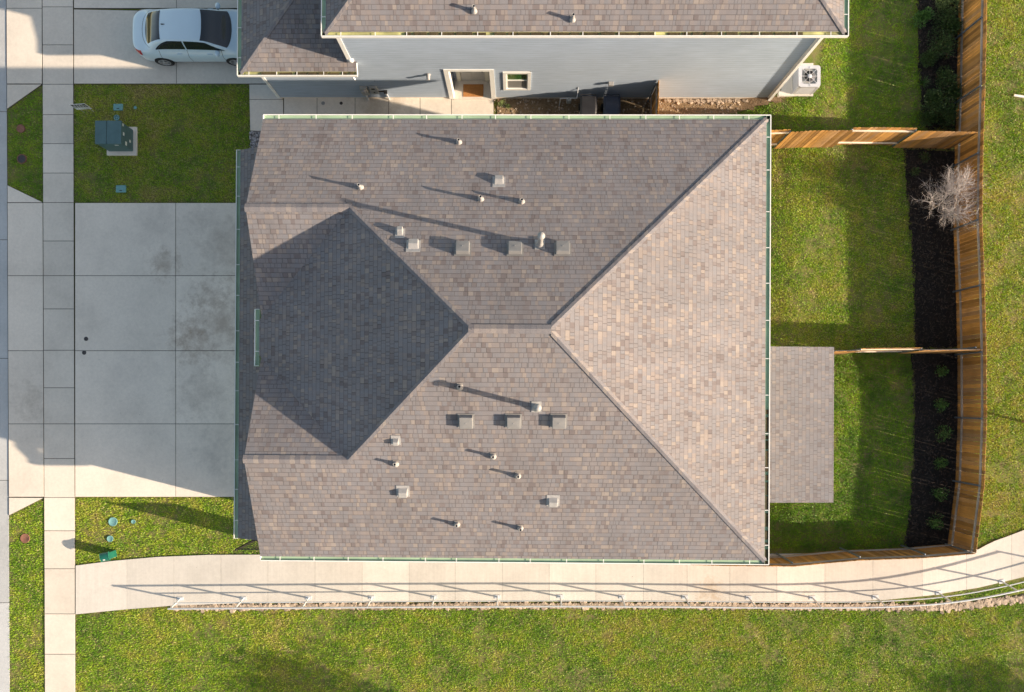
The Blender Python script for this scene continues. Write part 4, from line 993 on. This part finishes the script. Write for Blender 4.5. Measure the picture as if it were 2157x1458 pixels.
# ------------------------------------------------------------------ car
def build_car():
    rx = W(283, 62, .75).x; cy = W(300, 58, 1.0).y; yc = (W(380, 17, 1.4).y + W(380, 88, 1.4).y) / 2
    org = Vector((rx, yc, .02)); car = thing('parked_car', org + Vector((2.3, 0, 0)), 'pale silver-blue saloon car parked in the upper driveway, nose under the roof edge', 'car')
    ST = np.array([[0.0, .45, .26, .34, .60, .32, .76, .26, .84, .87], [.05, .30, .52, .57, .60, .54, .86, .44, .94, .965], [.15, .24, .69, .735, .61, .68, .90, .54, .975, 1.005], [.34, .21, .80, .85, .62, .765, .93, .61, 1.005, 1.045],
        [.55, .2, .82, .87, .65, .775, .95, .60, 1.03, 1.07], [.9, .2, .83, .885, .68, .755, .97, .565, 1.24, 1.28], [1.25, .2, .84, .89, .7, .745, .97, .55, 1.375, 1.415],
        [1.8, .2, .84, .89, .7, .74, .96, .565, 1.42, 1.46], [2.3, .2, .84, .89, .7, .745, .95, .575, 1.41, 1.455], [2.75, .2, .84, .89, .7, .75, .94, .585, 1.35, 1.41],
        [3.25, .2, .84, .89, .7, .755, .93, .64, 1.13, 1.19], [3.68, .2, .83, .885, .68, .76, .91, .69, .955, 1.0], [4.1, .2, .80, .86, .62, .72, .83, .58, .885, .93], [4.4, .22, .70, .76, .58, .62, .72, .48, .78, .82], [4.57, .35, .5, .56, .5, .48, .6, .35, .62, .64]])
    def cr(y, x, q):     # monotone-ish cubic
        return np.interp(q, x, y) if False else _pchip(x, y, q)
    def _pchip(x, y, q):
        h = np.diff(x); dl = np.diff(y) / h; d = np.zeros(len(x))
        for i in range(1, len(x) - 1):
            if dl[i - 1] * dl[i] > 0:
                w1 = 2 * h[i] + h[i - 1]; w2 = h[i] + 2 * h[i - 1]; d[i] = (w1 + w2) / (w1 / dl[i - 1] + w2 / dl[i])
        d[0], d[-1] = dl[0], dl[-1]
        i = np.clip(np.searchsorted(x, q) - 1, 0, len(x) - 2); t = (q - x[i]) / h[i]
        return (2 * t**3 - 3 * t**2 + 1) * y[i] + (t**3 - 2 * t**2 + t) * h[i] * d[i] + (-2 * t**3 + 3 * t**2) * y[i + 1] + (t**3 - t**2) * h[i] * d[i + 1]
    def S(x, s):         # s 0..6 from sill to roof centre, 6..12 mirrored
        sg = 1
        if s > 6: s = 12 - s; sg = -1
        zb, ws, wm, zm_, wb, zbt, wr, ze, zt_ = [float(_pchip(ST[:, 0], ST[:, k], np.array(x))) for k in range(1, 10)]
        pw = np.array([ws, wm * .985, wm, wb, wr, wr * .6, 0.]); pz = np.array([zb, zb + .14, zm_, zbt, ze, ze + (zt_ - ze) * .78, zt_]); ks = np.arange(7.)
        return Vector((org.x + x, org.y - sg * float(_pchip(ks, pw, np.array(s))), org.z + float(_pchip(ks, pz, np.array(s)))))
    xs_ = np.unique(np.concatenate([np.linspace(0, .3, 8), np.linspace(.3, 4.2, 44), np.linspace(4.2, 4.57, 9)])); ss = np.unique(np.concatenate([np.linspace(0, 3, 10), np.linspace(3, 9, 33), np.linspace(9, 12, 10)]))
    def patch(m, xs_, sfun, nx_, ns_, off, mi=0, bow=None):
        vs = []
        for i in range(nx_ + 1):
            xm_ = xs_[0] + (xs_[1] - xs_[0]) * i / nx_; s0, s1 = sfun(xm_)
            for j in range(ns_ + 1):
                s = s0 + (s1 - s0) * j / ns_; x = xm_
                if bow: qq = ((s - 6) / 1.9) ** 2; x = xm_ + qq * (bow[0] + (bow[1] - bow[0]) * i / nx_)
                p = S(x, s); e = 1e-2
                n_ = (S(min(x + e, 4.57), s) - S(max(x - e, 0), s)).cross(S(x, min(s + e, 12)) - S(x, max(s - e, 0)))
                n_ = n_.normalized() if n_.length > 1e-9 else Vector((0, 0, 1))
                if n_.dot(p - Vector((p.x, org.y, org.z + .6))) < 0: n_ = -n_
                vs.append(p + n_ * off)
        k = ns_ + 1; fs = [(i * k + j, i * k + j + 1, (i + 1) * k + j + 1, (i + 1) * k + j) for i in range(nx_) for j in range(ns_)]
        m.mesh(vs, fs, mi, .5, True)
    m = MB(); vs = [S(x, s) for x in xs_ for s in ss]; k = len(ss)
    fs = [(i * k + j, (i + 1) * k + j, (i + 1) * k + j + 1, i * k + j + 1) for i in range(len(xs_) - 1) for j in range(k - 1)]
    fs += [tuple(range(k)), tuple(range((len(xs_)) * k - 1, (len(xs_) - 1) * k - 1, -1))]
    fs += [(i * k, i * k + k - 1, (i + 1) * k + k - 1, (i + 1) * k) for i in range(len(xs_) - 1)]
    m.mesh(vs, fs, 0, .5, True); body = m.build('body', 'paint', car)
    m = MB(); patch(m, (2.74, 3.70), lambda x: (4.1, 7.9), 14, 22, .006, 0, (-.07, -.17)); m.build('windshield', 'cglass', car)
    m = MB(); patch(m, (.56, 1.22), lambda x: (4.15, 7.85), 10, 20, .006, 0, (.13, .03)); m.build('rear_window', 'cglass', car)
    for sgn in (0, 1):
        def sf_(x):
            t0 = cl((x - .92) / .55) ** .6; t1 = cl((3.45 - x) / .62) ** .8
            a, b = 3.14, 3.14 + .70 * min(t0, t1) + .01
            return (a, b) if sgn == 0 else (12 - b, 12 - a)
        for xa_, xb_ in ((.93, 2.02), (2.07, 3.44)):
            m = MB(); patch(m, (xa_, xb_), sf_, 16, 5, .006); m.build('side_window', 'cglass', car)
        sy = -1 if sgn == 0 else 1
        for hx in (1.75, 2.85):
            p = S(hx, 2.62 if sgn == 0 else 12 - 2.62); m = MB(); m.fr(p + Vector((0, sy * .018, 0)), (.10, 0, 0), (0, .012, 0), (0, 0, .014)); m.build('door_handle', 'paint', car, .008)
        p = S(3.18, 3.05 if sgn == 0 else 12 - 3.05); m = MB()
        m.lathe(p + Vector((0, sy * .13, .05)), [(.001, -.08), (.07, -.065), (.10, 0), (.075, .06), (.001, .07)], 12); mi_ = m.build('side_mirror', 'paint', car)
        for v in mi_.data.vertices: v.co.y = (v.co.y - (p.y + sy * .13 - OFF[car.name].y)) * 1.3 + (p.y + sy * .13 - OFF[car.name].y)
        m = MB(); m.bar(p, p + Vector((0, sy * .1, .04)), .05, .03); m.build('mirror_arm', 'black', mi_)
        m = MB(); patch(m, (.02, .36), lambda x: ((2.45, 3.25) if sgn == 0 else (12 - 3.25, 12 - 2.45)), 6, 4, .008); m.build('tail_lamp', 'tail', car)
        m = MB(); patch(m, (4.12, 4.48), lambda x: ((2.5, 3.3) if sgn == 0 else (12 - 3.3, 12 - 2.5)), 6, 4, .008); m.build('head_lamp', 'lamp', car)
        for wx in (.95, 3.62):
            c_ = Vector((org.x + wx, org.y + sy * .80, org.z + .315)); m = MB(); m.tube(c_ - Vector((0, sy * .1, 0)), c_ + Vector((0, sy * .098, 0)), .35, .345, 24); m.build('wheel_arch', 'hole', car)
            m = MB(); m.lathe(c_, [(.22, -.10), (.30, -.11), (.318, -.07), (.318, .07), (.30, .108), (.22, .112), (.20, .09)], 28, 0, 'Y'); wl = m.build('wheel', 'tyre', car)
            if sy > 0:
                for v in wl.data.vertices: v.co.y = 2 * (c_.y - OFF[car.name].y) - v.co.y
            m = MB(); yo = sy * .108
            m.lathe(c_ + Vector((0, yo, 0)), [(.225, -.006), (.225, .006), (.20, .006), (.20, -.006)], 26, 0, 'Y'); m.tube(c_ + Vector((0, yo - .01, 0)), c_ + Vector((0, yo + sy * .012, 0)), .05, .045, 14)
            for k_ in range(5):
                a = k_ * 2 * math.pi / 5 + .3; d = Vector((math.cos(a), 0, math.sin(a))); q = Vector((-math.sin(a), 0, math.cos(a)))
                m.fr(c_ + d * .125 + Vector((0, yo, 0)), d * .085, q * .032, (0, .007, 0))
            m.build('rim', 'alloy', wl)
    for xs2 in (1.02, 2.045, 3.3):
        for sgn in (0, 1):
            m = MB(); patch(m, (xs2, xs2 + .012), lambda x: ((.8, 3.05) if sgn == 0 else (8.95, 11.2)), 1, 14, .003); m.build('door_seam', 'hole', body)
    m = MB(); patch(m, (.44, .452), lambda x: (3.5, 8.5), 1, 20, .004, 0, (.16, .16)); m.build('boot_seam', 'hole', body)
    m = MB(); p = S(1.36, 6); m.mesh([p + Vector(v) for v in ((-.06, -.02, 0), (.09, -.012, 0), (.09, .012, 0), (-.06, .02, 0), (-.05, 0, .06), (-.02, 0, .055))], [(0, 1, 5, 4), (1, 2, 5), (2, 3, 4, 5), (3, 0, 4)]); m.build('antenna', 'black', car)
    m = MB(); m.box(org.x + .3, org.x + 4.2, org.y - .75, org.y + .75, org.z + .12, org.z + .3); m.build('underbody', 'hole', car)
build_car()

# ------------------------------------------------------------------ utility boxes and small things
# transformer cabinet
q0, q1 = W(231, 316, .05), W(283, 323, .05)
tz = 1.02
ta = W(200, 254, tz); tc = W(254, 302, tz)
x0, x1, y1, y0 = ta.x, tc.x, ta.y, tc.y
T = thing('transformer', ((x0 + x1) / 2, (y0 + y1) / 2, 0), 'green metal transformer cabinet on a concrete pad in the front lawn', 'transformer')
m = MB(); m.box(x0 - .06, x1 + .13, y0 - .14, y1 + .1, -.05, .06); m.build('pad', 'walk', T, .01)
m = MB(); m.box(x0 + .03, x1 - .0, y0 + .0, y1 - .03, .06, tz - .10); m.build('cabinet', 'tgreen', T, .012)
xm = x0 + (x1 - x0) * .45
m = MB(); m.box(x0, xm - .006, y0 - .02, y1, tz - .1, tz); m.box(xm + .006, x1 + .02, y0 - .02, y1, tz - .1, tz); m.build('lid', 'tgreen', T, .012)
for (yy, zz_, s_) in ((y1 - .1, .86, .05), (y1 - .42, .8, .06), (y0 + .12, .62, .07), (y0 + .3, .32, .05)):
    m = MB(); m.fr((x1 + .003, yy, zz_), (.003, 0, 0), (0, s_, 0), (0, 0, s_ * .8)); m.build('sticker', 'sticker', T)
m = MB(); m.fr((x1 - .25, y0 - .004, .8), (.07, 0, 0), (0, .003, 0), (0, 0, .03)); m.build('sticker', 'sticker', T)
# for-rent sign
s0, s1 = W(162, 231, .32), W(194, 229, .32); s2 = W(149, 215.5, .86)
sw = (s1 - s0).length; d = (s1 - s0).normalized(); n_ = Vector((d.y, -d.x, 0)); sh = .52; c = (s0 + s1) / 2; c.z = .32 + sh / 2
SG = thing('yard_sign', (c.x, c.y, 0), 'white yard sign reading FOR RENT in a black band, at the pavement edge', 'sign')
m = MB(); m.fr(c, d * sw / 2, n_ * .004, (0, 0, sh / 2)); pnl = m.build('panel', 'sign_w', SG)
m = MB(); m.fr(c + n_ * .0055 + Vector((0, 0, .085)), d * (sw / 2 - .02), n_ * .0012, (0, 0, .155)); m.build('band', 'sign_k', pnl)
for txt, size, zo, mt in (('FOR', .20, .165, 'sign_w'), ('RENT', .20, .012, 'sign_w'), ('417-219-8890', .115, -.165, 'sign_b')):
    vs, fs = text_mesh(txt, size); m = MB(); m.mesh([c + n_ * .0085 + d * v.x + Vector((0, 0, v.y + zo)) for v in vs], fs); m.build('lettering', mt if mt != 'sign_b' else 'sign_k', pnl)
m = MB()
for s_ in (-.18, .18): m.tube(c + d * s_ - Vector((0, 0, c.z + .1)) - n_ * .008, c + d * s_ + Vector((0, 0, .1)) - n_ * .008, .006, .006, 6)
m.build('stake', 'galv', SG)
# green pedestal
c = W(226, 1170, 0.); c = Vector((W(219, 1174, .66).x, W(219, 1174, .66).y, 0))
PD = thing('pedestal', c, 'bright green plastic utility pedestal on the lower front lawn', 'pedestal'); ang = math.radians(12); ax = Vector((math.cos(ang), math.sin(ang), 0)); ay = Vector((-ax.y, ax.x, 0))
m = MB(); m.fr(c + Vector((0, 0, .27)), ax * .135, ay * .13, (0, 0, .30)); m.build('housing', 'pgreen', PD, .03)
m = MB(); vs = []
for i in range(9):
    t = i / 8 * math.pi; vs += [c + ax * .16 * s_ + ay * (-.165 * math.cos(t)) + Vector((0, 0, .56 + .10 * math.sin(t))) for s_ in (-1, 1)]
m.mesh(vs, [(2 * i, 2 * i + 1, 2 * i + 3, 2 * i + 2) for i in range(8)] + [tuple(range(0, 18, 2))[::-1], tuple(range(1, 18, 2)), (0, 16, 17, 1)], 0, .5); m.build('hood', 'pgreen', PD, .01)
m = MB(); m.fr(c + ay * -.10 + ax * -.03 + Vector((0, 0, .648)), ax * .035, ay * .02, (0, 0, .004)); m.build('sticker', 'sticker', PD)
# lids set in the lawns and pavings
def round_lid(px, py, r, mat, label, ring=None, z=.02, holes=False):
    p = W(px, py); t = thing('utility_lid', (p.x, p.y, 0), label, 'lid'); m = MB(); m.lathe((p.x, p.y, z - .03), [(r, 0), (r, .028), (r * .93, .034), (r * .9, .031), (.001, .033)], 24); m.build('lid', mat, t)
    if ring: m = MB(); m.lathe((p.x, p.y, z - .05), [(r * 1.25, 0), (r * 1.25, .04), (r * 1.03, .048), (r * 1.03, 0.)], 24); m.build('ring', ring, t)
    if holes:
        m = MB()
        for k in range(5): a = k * 1.257 + .3; m.lathe((p.x + math.cos(a) * r * .5, p.y + math.sin(a) * r * .5, z + .0005), [(.018, 0), (.018, .005)], 8)
        m.build('hole', 'hole', t)
def rect_lid(px, py, a, b, label, z=.025):
    p = W(px, py); t = thing('utility_lid', (p.x, p.y, 0), label, 'lid'); m = MB(); m.box(p.x - a / 2, p.x + a / 2, p.y - b / 2, p.y + b / 2, -.05, z); m.build('lid', 'teal', t, .015)
    m = MB(); m.box(p.x - .05, p.x + .05, p.y - b * .3, p.y - b * .3 + .03, z - .004, z + .002); m.build('finger_slot', 'hole', t)
rect_lid(249, 226, .36, .25, 'rectangular teal lid in the shaded lawn, above the transformer'); rect_lid(255, 398, .38, .27, 'rectangular teal lid in the shaded lawn, below the transformer')
round_lid(246, 248, .11, 'teal', 'round teal lid with five holes touching the transformer\'s upper edge', holes=True); round_lid(285, 227, .06, 'teal', 'smallest round teal lid in the shaded lawn, right of the rectangular lid')
round_lid(44, 271, .16, 'clay', 'faded brown round lid in the shaded kerb strip, upper of two'); round_lid(46, 335, .15, 'cast', 'dark round lid in a rusty ring in the shaded kerb strip', 'clay')
round_lid(53, 1134, .18, 'clay', 'rusty red round lid in the sunlit kerb strip'); round_lid(238, 1099, .17, 'teal', 'largest round teal lid in the sunlit front lawn'); round_lid(281, 1099, .08, 'teal', 'small teal lid right of the large one in the sunlit lawn'); round_lid(232, 1135, .12, 'teal', 'pale round lid nearest the green pedestal')
round_lid(182, 714, .08, 'cast', 'black cap in the driveway, upper of two', z=.03); round_lid(178, 743, .08, 'cast', 'black cap in the driveway, lower of two', z=.03)
round_lid(681, 218, .07, 'vent_white', 'pale round cap in the walkway beside the grey wall', z=.03); round_lid(719, 218, .06, 'cast', 'dark round cap in the walkway beside the grey wall', z=.03)
# black iron fence panel at the south-west corner
zf = 2.0; f0 = W(497, 1158, zf); f1x = -7.55
IR = thing('iron_fence', (f0.x, f0.y, 0), 'black iron picket fence beside the lower front corner of the house', 'fence')
m = MB(); x = f0.x
while x < f1x: m.box(x - .011, x + .011, f0.y - .011, f0.y + .011, .06, zf); x += .12
m.build('picket', 'iron', IR)['kind'] = 'stuff'
for z in (.2, zf - .12): m = MB(); m.box(f0.x - .012, f1x, f0.y - .018, f0.y + .018, z, z + .035); m.build('rail', 'iron', IR)
m = MB(); m.box(f0.x - .03, f0.x + .03, f0.y - .03, f0.y + .03, 0, zf + .05); m.build('post', 'iron', IR)
m = MB(); a = W(519, 1136), W(560, 1144); m.box(a[0].x, -7.55, f0.y + .02, f0.y + .22, -.05, .12); struct('step', m, 'walk')
# condenser unit
zt_ = 1.12; a0, a1 = W(1682, 137, zt_), W(1729, 184, zt_); cx, cy = (a0.x + a1.x) / 2, (a0.y + a1.y) / 2; hs = .39; gb_ = gz(cx, cy)
A = thing('air_conditioner', (cx, cy, gb_), 'grey air-conditioner unit with a round fan on a pale pad beside the house corner', 'air conditioner')
m = MB(); pa, pb_ = W(1640, 134, gb_), W(1712, 203, gb_); m.box(pa.x, pb_.x, pb_.y, pa.y, -.05, gb_ + .05); m.build('pad', 'path', A, .01)
def rr(h, r, n=5):
    o = []
    for k, (sx_, sy_) in enumerate(((1, 1), (-1, 1), (-1, -1), (1, -1))):
        for i in range(n + 1): t = (k + i / n) * math.pi / 2; o.append((cx + sx_ * (h - r) + r * math.cos(t), cy + sy_ * (h - r) + r * math.sin(t)))
    return o
m = MB(); m.prism(rr(hs - .025, .08), gb_ + .05, zt_ - .06); body = m.build('louvre_case', 'coil', A)
m = MB()
for i in range(10): zz_ = gb_ + .12 + i * .062; m.prism(rr(hs - .012, .085), zz_, zz_ + .018)
for sx_ in (-1, 1):
    for sy_ in (-1, 1): m.box(cx + sx_ * (hs - .05) - .035, cx + sx_ * (hs - .05) + .035, cy + sy_ * (hs - .05) - .035, cy + sy_ * (hs - .05) + .035, gb_ + .051, zt_ - .061)
m.build('louvres', 'ac', A)
m = MB(); outer = rr(hs, .1, 6); n = len(outer); R_ = .34
inner = [(cx + R_ * math.cos(math.atan2(y - cy, x - cx)), cy + R_ * math.sin(math.atan2(y - cy, x - cx))) for x, y in outer]
vs = [(x, y, zt_) for x, y in outer] + [(x, y, zt_) for x, y in inner] + [(x, y, zt_ - .07) for x, y in outer] + [(x, y, zt_ - .05) for x, y in inner]
fs = []
for i in range(n): j = (i + 1) % n; fs += [(i, j, n + j, n + i), (2 * n + i, 2 * n + j, j, i), (n + i, n + j, 3 * n + j, 3 * n + i)]
m.mesh(vs, fs); m.build('top_cover', 'ac', A)
m = MB(); m.lathe((cx, cy, zt_ - .32), [(R_, 0), (.001, .001)], 24); m.build('fan_well', 'coil', A)
m = MB()
for k in range(3):
    a = k * 2.094 + .5
    p_ = []
    for t, r_ in ((-.5, .31), (.0, .32), (.45, .31), (.35, .08), (-.25, .08)): p_.append(Vector((cx + r_ * math.cos(a + t), cy + r_ * math.sin(a + t), zt_ - .17 + t * .09)))
    m.face(p_); m.face([q - Vector((0, 0, .006)) for q in p_[::-1]])
m.build('fan_blades', 'fan', A)
m = MB(); m.lathe((cx, cy, zt_ - .01), [(.075, 0), (.075, .03), (.05, .045), (.001, .045)], 18)
for k in range(8): a = k * math.pi / 4; m.bar((cx + .06 * math.cos(a), cy + .06 * math.sin(a), zt_ + .006), (cx + (R_ + .02) * math.cos(a), cy + (R_ + .02) * math.sin(a), zt_ + .006), .015, .01)
m.lathe((cx, cy, zt_ + .002), [(.2, 0), (.205, .006), (.21, 0)], 28)
m.build('fan_guard', 'ac', A)
m = MB(); m.path([Vector((ex + .02, YW + .35, .55)), Vector((ex + .18, YW + .33, .56)), Vector((ex + .3, YW + .2, .4)), Vector((ex + .42, YW + .02, .18)), Vector((cx - .6, cy - .36, .15)), Vector((cx - .33, cy - .3, .2))], .03, 8); m.build('refrigerant_line', 'hose', A)
# bins
def bin_(px, py, mat, label, yaw=0, tag_=True):
    t = W(px, py, 1.05); zb = 0.; o = Vector((t.x, min(t.y, YW - .42), zb)); r = thing('wheelie_bin', o, label, 'bin', 'bins between the two houses')
    def ring(w_, d_, z, yo=0): return [(o.x - w_, o.y - d_ + yo, z), (o.x + w_, o.y - d_ + yo, z), (o.x + w_, o.y + d_ + yo, z), (o.x - w_, o.y + d_ + yo, z)]
    m = MB(); vs = ring(.22, .24, .06) + ring(.28, .32, .92) + ring(.30, .34, .93) + ring(.30, .34, .98); fs = [(3, 2, 1, 0)]
    for k in range(3): fs += [(4 * k + i, 4 * k + (i + 1) % 4, 4 * k + 4 + (i + 1) % 4, 4 * k + 4 + i) for i in range(4)]
    fs.append((12, 13, 14, 15)); m.mesh(vs, fs); m.build('tub', mat, r, .02)
    m = MB(); vs = []
    for i in range(7): u = i / 6; y = o.y - .36 + u * .70; z = .99 + .09 * math.sin(math.pi * (.15 + u * .8)); vs += [(o.x - .31, y, z - .03), (o.x - .24, y, z + .03), (o.x + .24, y, z + .03), (o.x + .31, y, z - .03)]
    m.mesh(vs, [(4 * i + j, 4 * i + j + 1, 4 * i + j + 5, 4 * i + j + 4) for i in range(6) for j in range(3)] + [(0, 3, 2, 1), (24, 25, 26, 27)], 0, .5); m.build('lid', mat, r, .01)
    m = MB(); m.tube((o.x - .27, o.y + .42, .98), (o.x + .27, o.y + .42, .98), .016, .016, 8)
    for s_ in (-1, 1): m.bar((o.x + s_ * .27, o.y + .32, .96), (o.x + s_ * .27, o.y + .43, .98), .03, .03)
    m.build('handle', mat, r)
    for s_ in (-1, 1): m = MB(); m.tube((o.x + s_ * .21, o.y + .27, .12), (o.x + s_ * .29, o.y + .27, .12), .12, .12, 16); m.build('wheel', 'tyre', r)
    return r, o
b1, o1 = bin_(1240, 222, 'black', 'black wheelie bin between the houses, left of the navy one')
m = MB(); m.fr((o1.x, o1.y - .17, 1.083), (.1, 0, 0), (0, .05, 0), (0, 0, .004)); m.build('sticker', 'sticker', b1)
b2, o2 = bin_(1289, 222, 'blue', 'navy wheelie bin between the houses, nearer the short board fence')
m = MB(); vs, fs = text_mesh('RECYCLE', .075); m.mesh([(o2.x + v.x, o2.y - .16 + v.y, 1.088) for v in vs], fs); m.build('lettering', 'sticker', b2)
# gas meter
p = W(1198, 206, .5); GM = thing('gas_meter', (p.x, YW - .28, 0), 'grey gas meter with bent pipes against the grey wall, beside the bins', 'gas meter'); gx_, gy_ = p.x, YW - .28
m = MB(); m.box(gx_ - .09, gx_ + .09, gy_ - .07, gy_ + .07, .38, .68); m.tube((gx_, gy_ - .07, .55), (gx_, gy_ - .09, .55), .05, .05, 12); m.build('meter_case', 'meter', GM, .02)
m = MB(); m.path([Vector((gx_ + .06, gy_, .68)), Vector((gx_ + .06, gy_, .76)), Vector((gx_ + .28, gy_, .76)), Vector((gx_ + .30, gy_ + .1, .76)), Vector((gx_ + .3, YW - .03, .95)), Vector((gx_ + .3, YW, 1.15))], .018, 8); m.path([Vector((gx_ - .06, gy_, .68)), Vector((gx_ - .06, gy_, .74)), Vector((gx_ - .32, gy_, .74)), Vector((gx_ - .32, gy_, .0))], .018, 8); m.build('pipe', 'galv', GM)
# loose timber by the little fence
m = MB(); p = Vector((xf - .35, YW - .75, .0)); m.fr(p + Vector((0, 0, .42)), (.02, .09, 0), (-.05, .01, .45), (.02, -.004, .002)); tag(m.build('loose_board', 'plank', org=p), 'pale sawn board standing against the short fence', 'board')
m = MB(); a, b = W(1308, 212, .3), W(1352, 224, .12); m.bar(a, b, .05, .03); tag(m.build('loose_board', 'plank', org=(a + b) / 2), 'thin sawn strip lying on the dirt between the bins and the short fence', 'board')
m = MB(); a, b = W(2136, 201, .05), W(2175, 207, .05); m.bar(a, b, .07, .05); tag(m.build('stick', 'sticker', org=(a + b) / 2), 'white stick lying on the grass at the right edge', 'stick')
print('objects', len(bpy.data.objects))
